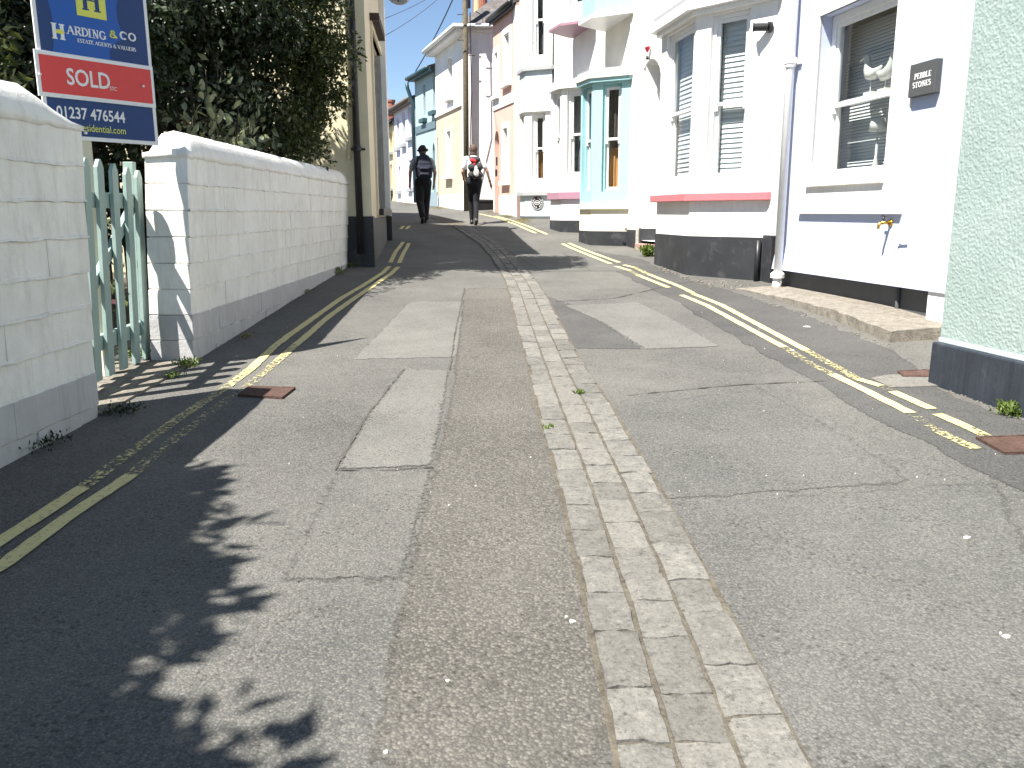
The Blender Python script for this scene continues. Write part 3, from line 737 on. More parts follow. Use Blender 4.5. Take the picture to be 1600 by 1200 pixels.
def serif_text(txt, s, z, h, wtot, mat, par, d=.0034, name='lettering'):
    """capital lettering with serifs cut as strokes; widths follow the letters"""
    W_ = {'I':.45,'E':.75,'S':.65,'P':.75,'B':.78,'L':.72,'T':.8,'O':.95,'N':.95,'R':.85,'A':.95,'D':.95,'G':.95,'&':.95,' ':.42,'C':.9,'V':.92,'U':.9}
    tot = sum(W_.get(c, .8) for c in txt); u = wtot/tot; x = s; m = MB(); tk = u*.20; th = u*.09; hh = h
    def ln(p, q, w):
        (a, b), (c, e) = p, q; v = Vector((c-a, e-b)); nn = Vector((-v.y, v.x)).normalized()*w/2
        pts = [(a+nn.x, b+nn.y), (c+nn.x, e+nn.y), (c-nn.x, e-nn.y), (a-nn.x, b-nn.y)]
        m.hexa([fr_.p(sx, 0, zz) for sx, zz in pts], [fr_.p(sx, d, zz) for sx, zz in pts])
    def arc(cx, cz, rx, rz, a0, a1, w, n=9):
        pr = None
        for k in range(n+1):
            a = R(a0 + (a1-a0)*k/n); p = (cx+rx*math.cos(a), cz+rz*math.sin(a))
            if pr: ln(pr, p, w*(.55+.45*abs(math.cos(a))))
            pr = p
    def sf(cx, zz, w): ln((cx-w/2, zz), (cx+w/2, zz), th*.8)
    fr_ = par['_fr'] if False else FRS[par.name]
    for c in txt:
        w = W_.get(c, .8)*u; a, b = x + w*.1, x + w*.9; z0, z1 = z + th*.4, z + hh - th*.4; zm = (z0+z1)/2
        l = a + tk/2 + w*.05
        if c in 'EPBLRDIN':
            ln((l, z0), (l, z1), tk if c != 'N' else th); sf(l, z0, tk*2); sf(l, z1, tk*2)
        if c == 'E':
            for zz, f in ((z0, 1), (zm, .75), (z1, .95)): ln((l, zz), (l+(b-l)*f, zz), th)
            ln((b, z0), (b, z0+h*.18), th); ln((b-w*.03, z1), (b-w*.03, z1-h*.15), th)
        elif c == 'L': ln((l, z0), (b, z0), th); ln((b, z0), (b, z0+h*.2), th)
        elif c in 'PR':
            arc(l + (b-l)*.35, z1-h*.25, (b-l)*.6, h*.24, 90, -90, tk); ln((l, z1), (l+(b-l)*.4, z1), th); ln((l, zm), (l+(b-l)*.4, zm), th)
            if c == 'R': ln((l+(b-l)*.4, zm), (b+w*.06, z0), tk); sf(b+w*.02, z0, tk*1.4)
        elif c == 'B':
            arc(l + (b-l)*.3, z1-h*.24, (b-l)*.55, h*.22, 90, -90, tk); arc(l + (b-l)*.35, z0+h*.24, (b-l)*.65, h*.24, 90, -90, tk)
            for zz in (z0, zm, z1): ln((l, zz), (l+(b-l)*.4, zz), th)
        elif c == 'D': arc(l + (b-l)*.2, zm, (b-l)*.8, h*.47, 90, -90, tk); ln((l, z0), (l+(b-l)*.3, z0), th); ln((l, z1), (l+(b-l)*.3, z1), th)
        elif c == 'T': cx = (a+b)/2; ln((cx, z0), (cx, z1), tk); ln((a, z1), (b, z1), th); sf(cx, z0, tk*2); ln((a, z1), (a, z1-h*.18), th); ln((b, z1), (b, z1-h*.18), th)
        elif c == 'O': arc((a+b)/2, zm, (b-a)*.46, h*.46, 0, 360, tk, 16)
        elif c in 'CG':
            arc((a+b)/2, zm, (b-a)*.46, h*.46, 50, 310, tk, 13)
            ln((b-w*.06, z1-h*.08), (b-w*.06, z1-h*.28), th)
            if c == 'G': ln((b-w*.08, z0+h*.05), (b-w*.08, zm-h*.05), tk); sf(b-w*.08, zm-h*.05, tk*1.6)
        elif c == 'N': ln((l, z1), (b-w*.08, z0), tk); ln((b-w*.08, z0), (b-w*.08, z1), th); sf(b-w*.08, z1, tk*1.6)
        elif c == 'A': cx = (a+b)/2; ln((a, z0), (cx, z1), th); ln((cx, z1), (b, z0), tk); ln((a+w*.16, z0+h*.33), (b-w*.16, z0+h*.33), th); sf(a, z0, tk*1.4); sf(b, z0, tk*1.6)
        elif c == 'V': cx = (a+b)/2; ln((a, z1), (cx, z0), tk); ln((cx, z0), (b, z1), th); sf(a, z1, tk*1.6); sf(b, z1, tk*1.4)
        elif c == 'U': ln((l, z1), (l, z0+h*.3), tk); arc((l+b)/2, z0+h*.3, (b-l)/2, h*.28, 180, 360, tk); ln((b, z1), (b, z0+h*.3), th); sf(l, z1, tk*1.6); sf(b, z1, tk*1.4)
        elif c == 'S': arc((a+b)/2, z1-h*.24, (b-a)*.4, h*.22, 40, 270, tk); arc((a+b)/2, z0+h*.24, (b-a)*.42, h*.23, 90, -140, tk)
        elif c == '&': arc((a+b)/2-w*.05, z1-h*.2, w*.2, h*.18, 0, 360, tk*.8, 10); arc((a+b)/2-w*.08, z0+h*.25, w*.3, h*.24, 60, 330, tk*.8, 10); ln((a+w*.25, z1-h*.3), (b, z0), tk)
        x += w
    return m.build(name, mat, par)
FRS = {sb.name: fb}
serif_text('ARDING', s_t, bz(112, 47), bz(112, 33.5)-bz(112, 47), sgx(170, 50)-s_t, M['signwhite'], sb)
serif_text('&', sgx(175, 50), bz(180, 54), bz(180, 42)-bz(180, 54), sgx(188, 50)-sgx(175, 50), M['lime'], sb)
serif_text('CO', sgx(191, 50), bz(200, 57), bz(200, 45)-bz(200, 57), sgx(217, 50)-sgx(191, 50), M['signwhite'], sb)
serif_text('ESTATE AGENTS & VALUERS', sgx(125, 56), bz(125.5, 60), bz(125.5, 54)-bz(125.5, 60), sgx(216, 66)-sgx(125, 56), M['signwhite'], sb, .0034)
# red strip screwed across
m = MB(); m.box(fb, -.022, wd-.004, .001, .012, z_s0, z_s1); rs = m.build('sold_strip', M['signwhite'], sb, bevel=.001)
m = MB(); m.box(fb, -.002, wd-.022, .012, .0132, z_s0+.022, z_s1-.022); m.build('red_panel', M['red'], rs)
lettering('SOLD', fb.p(sgx(106, 118), .0142, (z_s0+z_s1)/2 - .043), xax, upv, .125, M['signwhite'], rs, 'LEFT', .82, bold=.0018)
lettering('STC', fb.p(sgx(173.5, 130), .0142, (z_s0+z_s1)/2 - .048), xax, upv, .03, M['signwhite'], rs, 'LEFT', .8)
for px, py in ((64, 110), (225, 130)):
    s_, z_ = fb.hit(px, py); m = MB(); q = fb.p(s_, .013, z_); m.tube([q, q + Vector((fb.n.x, fb.n.y, 0))*.012], .007, 8); m.build('screw', M['gloss'], rs)
zph = (z_bot + z_s0)/2
lettering('01237 476544', fb.p(sgx(91, 165), .0022, bz(140, 181)), xax, upv, .088, M['signwhite'], sb, 'LEFT', .80, bold=.0012)
lettering('hardingresidential.com', fb.p(sgx(88, 185), .0022, bz(150, 200.5)), xax, upv, .058, M['lime'], sb, 'LEFT', .80)
s_, z_ = fb.hit(136, 202); m = MB(); q = fb.p(s_, .001, z_); m.tube([q, q + Vector((fb.n.x, fb.n.y, 0))*.014], .008, 8); m.build('screw', M['gloss'], sb)
sp0 = fb.s(140, 225); m = MB(); m.box(fb, sp0-.035, sp0+.035, -.075, -.0125, .2, z_top-.05); m.build('post', M['woodpost'], sb, bevel=.003)

# ------------------------------------------------------------------ garden planting behind the walls
def limbs(name, par, base, tips, r, mat):
    m = MB()
    for tp in tips:
        b = Vector(base); tp = Vector(tp); mid = b.lerp(tp, .5) + Vector((random.uniform(-.15, .15), random.uniform(-.15, .15), .12))
        m.tube([b, b.lerp(mid, .6), mid, mid.lerp(tp, .55), tp], [r, r*.75, r*.55, r*.35, r*.12], 6)
    return m.build(name, mat, par, smooth=True)
def crown_pts(clumps, per, spread):
    P, A = [], []
    for (c, r) in clumps:
        c = np.array(c); d = rng.normal(size=(per, 3)); d /= np.linalg.norm(d, axis=1)[:, None]
        rad = r*rng.uniform(.35, 1.0, per)**.5; p = c + d*rad[:, None]*np.array(spread); P.append(p); A.append(d*.8 + rng.normal(size=(per, 3))*.6 + np.array([0,0,-.25]))
    return np.concatenate(P), np.concatenate(A)
def clumps_in(center, rad, n, r0, r1, shell=.6, keep=None):
    out = []; c = np.array(center, float); rad = np.array(rad, float)
    while len(out) < n:
        d = rng.normal(size=3); d /= np.linalg.norm(d); q = c + d*rad*rng.uniform(shell, 1.0)
        if keep and not keep(q): continue
        out.append((q, rng.uniform(r0, r1)))
    return out
t = thing('evergreen_tree', 'dense dark evergreen tree leaning over the long white wall by the yellow house', 'tree', (-3.7, 8.8, .4))
tips = [(-3.4, 7.6, 3.2), (-3.1, 9.0, 3.4), (-2.9, 9.8, 3.0), (-4.2, 7.2, 3.0), (-4.4, 9.7, 3.9), (-3.2, 8.6, 4.2), (-3.8, 6.9, 2.6)]
limbs('trunk', t, (-3.75, 8.8, .3), tips, .10, M['bark'])
keepw = lambda q: q[0] < -2.95 + .28*max(0, q[1]-9.2) and q[1] < 10.75
cl = clumps_in((-3.95, 8.9, 2.95), (1.2, 2.1, 1.45), 150, .22, .42, .45, keepw) + clumps_in((-4.3, 7.6, 1.5), (1.3, .6, 1.0), 90, .2, .4, .1) + clumps_in((-4.6, 7.4, 2.7), (1.1, 1.7, 1.3), 80, .25, .45, .3, keepw)
cl += clumps_in((-3.55, 7.7, 3.0), (.75, 1.0, 1.2), 110, .2, .36, .1, lambda q: q[0] < -2.9 or q[2] > 2.5)
cl += clumps_in((-3.05, 9.5, 2.3), (.35, 1.0, .6), 70, .16, .3, .1, lambda q: q[1] < 10.7)
cl += clumps_in((-2.95, 9.5, 3.35), (.65, 1.25, 1.0), 120, .18, .34, .1, lambda q: q[1] < 10.7 and (q[2] > 2.6 or q[0] < -3.0) and q[0] < -2.15)
P_, A_ = crown_pts(cl, 150, (1, 1, .8)); leaf_mesh('crown', P_, A_, .075, M['leafdark'], t)  # darker leaf colour carries the shade on this side of the crown
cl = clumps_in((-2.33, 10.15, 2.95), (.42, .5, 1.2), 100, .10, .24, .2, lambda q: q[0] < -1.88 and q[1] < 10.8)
P_, A_ = crown_pts(cl, 130, (1, 1, .9)); leaf_mesh('lit_foliage', P_, A_, .06, M['leafmid'], t)  # lighter leaf colour stands for the sunlit side of the crown
# unseen foliage added above the frame to fill out the shadow on the road
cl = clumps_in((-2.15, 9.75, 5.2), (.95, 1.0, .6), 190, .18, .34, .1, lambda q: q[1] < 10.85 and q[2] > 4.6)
P_, A_ = crown_pts(cl, 110, (1, 1, .8)); leaf_mesh('shadow_foliage', P_, A_, .09, M['leafmid'], t)
limbs('shadow_limb', t, (-3.7, 8.9, 2.2), [(-2.6, 9.2, 4.9), (-2.0, 9.6, 5.2)], .06, M['bark'])
# unseen tree added above the frame to keep the garden in shade
t = thing('shade_tree', 'tall spreading garden tree above the frame that shades the garden behind the walls', 'tree', (-5.6, 4.6, .2))
tips = [(-5.0, 3.6, 5.2), (-6.4, 4.0, 5.6), (-5.2, 6.0, 5.4), (-6.2, 6.4, 5.8), (-5.6, 5.0, 6.3)]
limbs('trunk', t, (-5.8, 4.8, .1), tips, .14, M['bark'])
cl = clumps_in((-5.85, 5.4, 5.7), (1.25, 2.5, .8), 170, .25, .5, .1)
P_, A_ = crown_pts(cl, 85, (1, 1, .7)); leaf_mesh('crown', P_, A_, .12, M['leafdark'], t)

# laurel with large pale leaves: the larger leaves one by one
t = thing('laurel_shrub', 'laurel shrub with large pale leaves rising behind the long white wall', 'shrub', (-2.75, 8.6, .35))
stems = []
for k in range(46):
    u = rng.uniform(-1, 1); y = 8.75 + 1.45*u; zt_ = 1.78 + .62*(1-u*u)*rng.uniform(.35, 1.0) + (.28 if rng.uniform() < .12 else 0)
    stems.append((Vector((-2.85 + rng.uniform(-.1, .1), 8.7 + .9*u, .4)), Vector((-2.66 + rng.uniform(-.28, .24), y, zt_))))
for y, z in ((7.75, 2.5), (8.1, 2.72), (8.5, 2.62), (7.5, 2.2)): stems.append((Vector((-2.85, y+.2, .4)), Vector((-2.7 + rng.uniform(-.08,.08), y, z))))
m = MB()
for b, tp in stems: m.tube([b, b.lerp(tp, .5) + Vector((rng.uniform(-.08,.08), rng.uniform(-.08,.08), 0)), tp], [.016, .011, .004], 5)
m.build('stem', M['bark'], t, smooth=True)
lv = []
for b, tp in stems:
    for k in range(34):
        u = rng.uniform(.5, 1.0); p = b.lerp(tp, u) + Vector(rng.normal(size=3)*.06)
        a = (tp-b).normalized()*.8 + Vector(rng.normal(size=3)*.75); lv.append((p, a))
lv = [(p, a) for p, a in lv if p.x < -2.32 or p.z > 1.85]
order = sorted(range(len(lv)), key=lambda i: lv[i][0].y - .8*lv[i][0].x)
me_leaf = None
for i in order[:280]:
    p, a = lv[i]; sz = rng.uniform(.075, .12)
    if me_leaf is None:
        me_leaf = bpy.data.meshes.new('leaf')
        me_leaf.from_pydata([(0,0,0), (.16,.18,.05), (.22,.55,.07), (.12,.85,.03), (0,1,-.08), (-.12,.85,.03), (-.22,.55,.07), (-.16,.18,.05), (0,.2,0), (0,.55,.0), (0,.85,-.03)], [],
            [(0,1,8), (1,2,9,8), (2,3,10,9), (3,4,10), (4,5,10), (5,6,9,10), (6,7,8,9), (7,0,8)])
        at_ = me_leaf.attributes.new('tone', 'FLOAT', 'POINT'); at_.data.foreach_set('value', [.6]*11); me_leaf.materials.append(M['laurel'])
        for pp in me_leaf.polygons: pp.use_smooth = True
    lo = bpy.data.objects.new('leaf', me_leaf); COL.objects.link(lo); lo.parent = t
    y = a.normalized(); x = y.cross(Vector(rng.normal(size=3)) + Vector((0,0,1.2))).normalized(); z = x.cross(y)
    if z.z < 0: x, z = -x, -z
    q = p - Vector(t['_o']); lo.matrix_local = Matrix(((x.x*sz*1.1, y.x*sz, z.x*sz, q.x), (x.y*sz*1.1, y.y*sz, z.y*sz, q.y), (x.z*sz*1.1, y.z*sz, z.z*sz, q.z), (0,0,0,1)))
rest = [lv[i] for i in order[280:]]
leaf_mesh('foliage', [tuple(p) for p, a in rest], [tuple(a) for p, a in rest], .095, M['laurel'], t, kind='stuff')
# small-leaved shrub that spills over the wall end
t = thing('bushy_shrub', 'small-leaved green shrub spilling over the coping next to the cream gable', 'shrub', (-2.6, 9.9, .45))
limbs('stem', t, (-2.7, 9.8, .45), [(-2.5, 9.4, 1.9), (-2.4, 9.9, 2.2), (-2.45, 10.3, 2.1), (-2.6, 9.6, 2.4)], .03, M['bark'])
cl = clumps_in((-2.55, 9.9, 2.1), (.36, .75, .55), 80, .08, .2, .3, lambda q: (q[2] > 1.78 or q[0] < -2.5) and q[1] < 10.7)
P_, A_ = crown_pts(cl, 75, (1, 1, .9)); leaf_mesh('foliage', P_, A_, .055, M['leafmid'], t)
# tree behind the near wall (top left), and the one out of frame that shades the road
t = thing('garden_shrub', 'leafy garden shrub with pink flowers behind the near white wall at upper left', 'shrub', (-3.6, 5.2, .3))
limbs('stem', t, (-3.6, 5.2, .3), [(-3.4, 5.0, 1.9), (-3.8, 5.4, 2.1), (-3.5, 5.6, 2.2)], .04, M['bark'])
cl = clumps_in((-3.75, 5.6, 2.0), (.55, .6, .65), 60, .14, .28, .3)
P_, A_ = crown_pts(cl, 90, (1, 1, .8)); leaf_mesh('foliage', P_, A_, .08, M['leafmid'], t)
fp = np.array([(-3.22 + rng.normal()*.05, 5.05 + rng.normal()*.08, 2.42 + rng.normal()*.05) for _ in range(26)]); leaf_mesh('flower', fp, rng.normal(size=(26, 3)), .05, M['petal'], t, aspect=.9)
t = thing('overhanging_tree', 'broad garden tree out of frame at left that dapples the road with shade', 'tree', (-3.3, .9, .1))
tips = [(-2.8, .2, 3.5), (-2.7, 1.4, 3.6), (-3.0, 1.8, 3.9), (-3.6, -.4, 4.2), (-2.7, -1.0, 3.8), (-3.6, 1.2, 4.8), (-2.6, .7, 3.7)]
limbs('trunk', t, (-3.4, .7, .0), tips, .12, M['bark'])
cl = clumps_in((-3.38, .88, 3.55), (.80, .95, .5), 290, .18, .34, .1, lambda q: q[2] > 2.95) + clumps_in((-2.90, -.5, 3.5), (.80, .95, .5), 250, .16, .32, .1, lambda q: q[2] > 2.95) + clumps_in((-4.15, .1, 4.3), (.9, 1.5, .6), 90, .2, .4, .3)
P_, A_ = crown_pts(cl, 95, (1, 1, .7)); leaf_mesh('crown', P_, A_, .15, M['leafmid'], t)
# trellis at the back of the garden
tr = thing('trellis_fence', 'dark timber trellis fence deep in the shade of the garden', 'fence', (-3.75, 7.4, .35))
ft = FR((-4.6, 7.6), (1, .35)); 
for k in range(14): MB().box(ft, k*.14, k*.14+.022, 0, .014, .35, 2.5).build('slat', M['bark'], tr)
for z in (1.72, 1.92, 2.12, 2.32): MB().box(ft, -.02, 1.9, .0145, .028, z, z+.022).build('rail', M['bark'], tr)
# flowers seen through the gate
t = thing('flowering_plant', 'pink flowering plant seen through the slats of the green gate', 'plant', (-3.15, 5.2, .28))
pp_ = np.array([(-3.1 + rng.normal()*.22, 5.35 + rng.normal()*.28, .3 + abs(rng.normal())*.42) for _ in range(1700)]); leaf_mesh('foliage', pp_, rng.normal(size=(1700, 3)) + np.array([0,0,.6]), .06, M['leafmid'], t)
fp = np.array([(-3.0 + rng.normal()*.13, 5.25 + rng.normal()*.22, .85 + rng.uniform(-.25, .25)) for _ in range(60)]); leaf_mesh('flower', fp, rng.normal(size=(60, 3)), .05, M['petal'], t, aspect=.9)
m = MB()
for _ in range(14): a = Vector((-3.05 + rng.normal()*.1, 5.3 + rng.normal()*.2, .28)); m.tube([a, a + Vector((rng.normal()*.05, rng.normal()*.05, .55))], .005, 4)
m.build('stem', M['leafmid'], t)

# weeds and tufts along the wall feet and kerbs
wk = 0
def weed(px, py, r, h, n, label, mat='weed', cat='weed', world=None, grp='weeds along the wall feet'):
    n = int(n*1.8); p = world if world else gnd(px, py); p = Vector((p.x, p.y, g(p.x, p.y)))
    P_ = np.array([(p.x + rng.normal()*r*.5, p.y + rng.normal()*r*.6, p.z + rng.uniform(0, .55)*h) for _ in range(n)])
    A_ = rng.normal(size=(n, 3))*.7 + np.array([0, 0, 1.0])
    o = leaf_mesh('weed', P_, A_, max(.022, h*.30), M[mat], None, tuple(p), aspect=.28 if mat == 'drygrass' else .45); o['kind'] = 'thing'; tag(o, label, cat, grp); return o
weed(222, 553, .10, .09, 160, 'low green weeds growing at the foot of the green gate')
weed(295, 568, .07, .08, 120, 'bright green tuft at the street corner of the long white wall')
weed(270, 585, .05, .05, 60, 'small sparse sprig on the path in front of the wall pier')
weed(60, 690, .12, .07, 160, 'dark weeds along the foot of the near white wall', 'leafdark')
weed(190, 640, .10, .05, 110, 'low moss tuft where the path meets the near wall end', 'leafdark')
weed(330, 540, .05, .05, 60, 'dry grass tuft at the near foot of the long wall', 'drygrass')
weed(385, 525, .05, .05, 60, 'dry grass tuft midway along the long wall', 'drygrass')
weed(480, 455, .06, .05, 60, 'dry grass tuft near the far half of the long wall', 'drygrass')
weed(520, 425, .12, .12, 200, 'green weeds at the far end of the long wall by the black pilaster')
weed(548, 415, .10, .08, 140, 'low green weeds touching the foot of the black pilaster')
weed(1014, 402, .09, .22, 220, 'green weed clump at the corner of the bay with the pink sill')
weed(1576, 655, .06, .10, 140, 'small bright green weed at the foot of the black plinth at right')
weed(820, 348, .18, .12, 160, 'yellowish weeds at the foot of the pale blue bay', 'drygrass')
weed(795, 340, .2, .10, 140, 'dry weeds along the base of the pink house', 'drygrass')
weed(770, 334, .2, .10, 120, 'dry weeds beside the black box at the white gable', 'drygrass')
weed(690, 326, .25, .12, 140, 'dry weeds along the foot of the peach fronted house', 'drygrass')
weed(640, 319, .25, .10, 140, 'dry weeds along the foot of the lavender house', 'drygrass')
weed(905, 617, .03, .025, 50, 'moss in the joint of the stone drain', 'weed')
weed(856, 672, .03, .02, 40, 'moss at the left edge of the stone drain', 'weed')
weed(612, 312, .22, .55, 300, 'dark bushy plant at the far corner of the yellow house', 'leafdark', 'plant')

# ------------------------------------------------------------------ house builders
def facade(m, fr, s0, s1, z0, z1, ops, d=0.0):
    """front face with openings (sa, sb, za, zb, depth) and their reveals"""
    ss = sorted(set([s0, s1] + [min(max(v, s0), s1) for o in ops for v in o[:2]])); zz = sorted(set([z0, z1] + [min(max(v, z0), z1) for o in ops for v in o[2:4]]))
    for a, b in zip(ss, ss[1:]):
        for c, e in zip(zz, zz[1:]):
            if b-a < 1e-6 or e-c < 1e-6: continue
            sm, zm = (a+b)/2, (c+e)/2
            if any(o[0] < sm < o[1] and o[2] < zm < o[3] for o in ops): continue
            m.quad(fr.p(a,d,c), fr.p(b,d,c), fr.p(b,d,e), fr.p(a,d,e))
    for sa, sb_, za, zb, dp in [o[:5] for o in ops]:
        m.quad(fr.p(sa,d,za), fr.p(sa,d,zb), fr.p(sa,d-dp,zb), fr.p(sa,d-dp,za)); m.quad(fr.p(sb_,d,za), fr.p(sb_,d,zb), fr.p(sb_,d-dp,zb), fr.p(sb_,d-dp,za))
        m.quad(fr.p(sa,d,zb), fr.p(sb_,d,zb), fr.p(sb_,d-dp,zb), fr.p(sa,d-dp,zb)); m.quad(fr.p(sa,d,za), fr.p(sb_,d,za), fr.p(sb_,d-dp,za), fr.p(sa,d-dp,za))
def shell(par, fr, s0, s1, z0, z1, ops, mat, deep=5.0, extra=None, name='wall'):
    m = MB(); facade(m, fr, s0, s1, z0, z1, ops)
    for s in (s0, s1): m.quad(fr.p(s,0,z0), fr.p(s,0,z1), fr.p(s,-deep/2,z1+.75), fr.p(s,-deep,z1), fr.p(s,-deep,z0))
    m.quad(fr.p(s0,-deep,z0), fr.p(s0,-deep,z1), fr.p(s1,-deep,z1), fr.p(s1,-deep,z0))
    if extra: extra(m)
    return m.build(name, mat, par, fix=True)
def gable_roof(par, fr, s0, s1, z1, deep=5.0, over=.22, rise=2.0, mat=None, verge=.06, gutter=None, gname='gutter'):
    m = MB(); t = .10; k = rise/(deep/2)
    a, b = s0-verge, s1+verge
    for sgn in (0, 1):
        d0, d1 = (over, -deep/2) if not sgn else (-deep-over, -deep/2)
        za = z1 - k*over + .02; zb = z1 + rise + .02
        m.hexa([fr.p(a,d0,za), fr.p(b,d0,za), fr.p(b,d1,zb), fr.p(a,d1,zb)], [fr.p(a,d0,za+t), fr.p(b,d0,za+t), fr.p(b,d1,zb+t), fr.p(a,d1,zb+t)])
    r = m.build('roof', mat or M['slate'], par)
    if gutter:
        m = MB(); z = z1 - k*over; m.tube([fr.p(a, over+.055, z+.05), fr.p(b, over+.055, z+.05)], .06, 8); m.build(gname, gutter, par, smooth=True)
        m = MB(); m.box(fr, a, b, .0, over-.002, z-.03, z+.02); m.box(fr, a, b, over, over+.02, z-.06, z+.10); m.build('fascia', gutter if gutter is not M['gloss'] else M['gloss'], par)
    return r
def blind_slats(win, fr, s0, s1, z0, z1, d, pitch=.034, mat=None, tilt=.35, w=.03):
    me = None; n = int((z1-z0)/pitch)
    for k in range(n):
        z = z1 - pitch*(k+.5); c = math.cos(tilt)*w/2; h = math.sin(tilt)*w/2
        if me is None:
            m = MB(); m.hexa([fr.p(s0,d-c,z-h), fr.p(s1,d-c,z-h), fr.p(s1,d+c,z+h), fr.p(s0,d+c,z+h)], [fr.p(s0,d-c,z-h+.003), fr.p(s1,d-c,z-h+.003), fr.p(s1,d+c,z+h+.003), fr.p(s0,d+c,z+h+.003)])
            o = m.build('blind_slat', mat or M['blind'], win); me = o.data; z_ref = z
        else:
            o = bpy.data.objects.new('blind_slat', me); COL.objects.link(o); o.parent = win; q = fr.p(0, d, z) - fr.p(0, d, z_ref); o.location = q
def sash_window(par, fr, s0, s1, z0, z1, d, mat, rail=.5, fw=.055, horns=True, blind=None, bd=.135, e_=.25, curtain=None, room=.7, interior=True, glass=True, sash=None):
    """box sash: outer frame (part), then upper sash, lower sash, panes and what hangs behind as sub-parts"""
    m = MB(); m.ring(fr, s0, s1, z0, z1, fw, d-.09, d); win = m.build('window', mat, par, bevel=.004)
    a, b, c, e = s0+fw, s1-fw, z0+fw, z1-fw; zr = c + (e-c)*rail; rw = .04
    m = MB(); m.ring(fr, a+.001, b-.001, zr-.022, e-.001, rw, d-.05, d-.015)
    if horns:
        for s in (a+.001, b-rw): m.box(fr, s, s+rw-.001, d-.05, d-.015, zr-.075, zr-.0225)
    mat = sash or mat; m.build('upper_sash', mat, win, bevel=.003)
    m = MB(); m.ring(fr, a+.001, b-.001, c+.001, zr+.022, rw, d-.0885, d-.0515); m.build('lower_sash', mat, win, bevel=.003)
    if glass:
        for z_0, z_1, dd in ((zr+rw-.022, e-rw, d-.034), (c+rw, zr-rw+.022, d-.07)):
            m = MB(); m.quad(fr.p(a+rw,dd,z_0), fr.p(b-rw,dd,z_0), fr.p(b-rw,dd,z_1), fr.p(a+rw,dd,z_1)); m.build('pane', M['glass'], win)
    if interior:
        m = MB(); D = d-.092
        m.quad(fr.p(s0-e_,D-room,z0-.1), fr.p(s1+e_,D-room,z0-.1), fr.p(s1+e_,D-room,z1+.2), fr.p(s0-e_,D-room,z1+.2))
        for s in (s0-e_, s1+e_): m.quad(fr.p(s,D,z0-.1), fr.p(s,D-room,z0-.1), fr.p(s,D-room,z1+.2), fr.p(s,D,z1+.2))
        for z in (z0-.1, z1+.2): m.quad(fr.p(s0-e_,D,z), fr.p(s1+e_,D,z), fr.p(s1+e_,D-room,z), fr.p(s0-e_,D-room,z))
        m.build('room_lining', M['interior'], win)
    if blind: blind_slats(win, fr, s0+fw-(.12 if bd > .2 else 0), s1-fw+(.22 if bd > .2 else 0), z0+fw, z1-fw, d-bd, **blind)
    if curtain:
        for (ca, cb, za, zb, cm) in curtain:
            m = MB(); nn = 14
            for k in range(nn):
                u0, u1 = k/nn, (k+1)/nn; sa = s0 + (s1-s0)*(ca + (cb-ca)*u0); sb_ = s0 + (s1-s0)*(ca + (cb-ca)*u1)
                da, db = (.02*math.sin(k*1.7), .02*math.sin((k+1)*1.7)); zza = z0 + (z1-z0)*za; zzb = z0 + (z1-z0)*zb
                m.quad(fr.p(sa, d-.17+da, zza), fr.p(sb_, d-.17+db, zza), fr.p(sb_, d-.17+db, zzb), fr.p(sa, d-.17+da, zzb))
            m.build('curtain', cm, win)
    return win
def small_window(par, fr, s0, s1, z0, z1, d, mat=None, bar=True):
    mat = mat or M['gloss']; m = MB(); m.ring(fr, s0, s1, z0, z1, .05, d-.05, d)
    if bar: m.box(fr, s0+.05, s1-.05, d-.045, d-.005, (z0+z1)/2-.02, (z0+z1)/2+.02)
    w = m.build('window', mat, par)
    m = MB(); m.quad(fr.p(s0+.05,d-.03,z0+.05), fr.p(s1-.05,d-.03,z0+.05), fr.p(s1-.05,d-.03,z1-.05), fr.p(s0+.05,d-.03,z1-.05)); m.build('pane', M['glass'], w)
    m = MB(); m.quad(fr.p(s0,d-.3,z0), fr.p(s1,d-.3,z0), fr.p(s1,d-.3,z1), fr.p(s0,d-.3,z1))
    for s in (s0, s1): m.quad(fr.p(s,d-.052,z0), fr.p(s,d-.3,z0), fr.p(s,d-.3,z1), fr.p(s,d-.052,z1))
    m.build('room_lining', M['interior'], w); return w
def deep_window(par, fr, o, lining=None):
    """window set deep in the wall behind a pale painted reveal"""
    sa, sb_, za, zb, dp = o; m = MB(); li = lining or M['white']
    m.box(fr, sb_-.012, sb_+.004, -dp, -.001, za+.012, zb-.012); m.box(fr, sa-.004, sa+.012, -dp, -.001, za+.012, zb-.012); m.box(fr, sa-.004, sb_+.004, -dp, -.001, zb-.0119, zb+.004); m.box(fr, sa-.004, sb_+.004, -dp, -.001, za-.004, za+.0119)
    m.build('reveal', li, par); return small_window(par, fr, sa+.013, sb_-.013, za+.013, zb-.013, -dp+.055)
def sill(par, fr, s0, s1, z, mat, out=.07, h=.06, name='sill'):
    m = MB(); m.box(fr, s0, s1, -.05, out, z-h, z); return m.build(name, mat, par, bevel=.006)
def arch(m, fr, s0, s1, zs, zt, dp, n=10):
    """fills a rectangular opening s0..s1, top zt, down to a round arch springing at zs; adds the soffit"""
    c = (s0+s1)/2; rs = (s1-s0)/2; rz = zt - zs - .002; pr = None
    for k in range(n+1):
        a = math.pi*k/n; p = (c + rs*math.cos(a), zs + rz*math.sin(a))
        if pr:
            m.quad(fr.p(pr[0],0,pr[1]), fr.p(p[0],0,p[1]), fr.p(p[0],0,zt), fr.p(pr[0],0,zt)); m.quad(fr.p(pr[0],0,pr[1]), fr.p(p[0],0,p[1]), fr.p(p[0],-dp,p[1]), fr.p(pr[0],-dp,pr[1]))
        pr = p
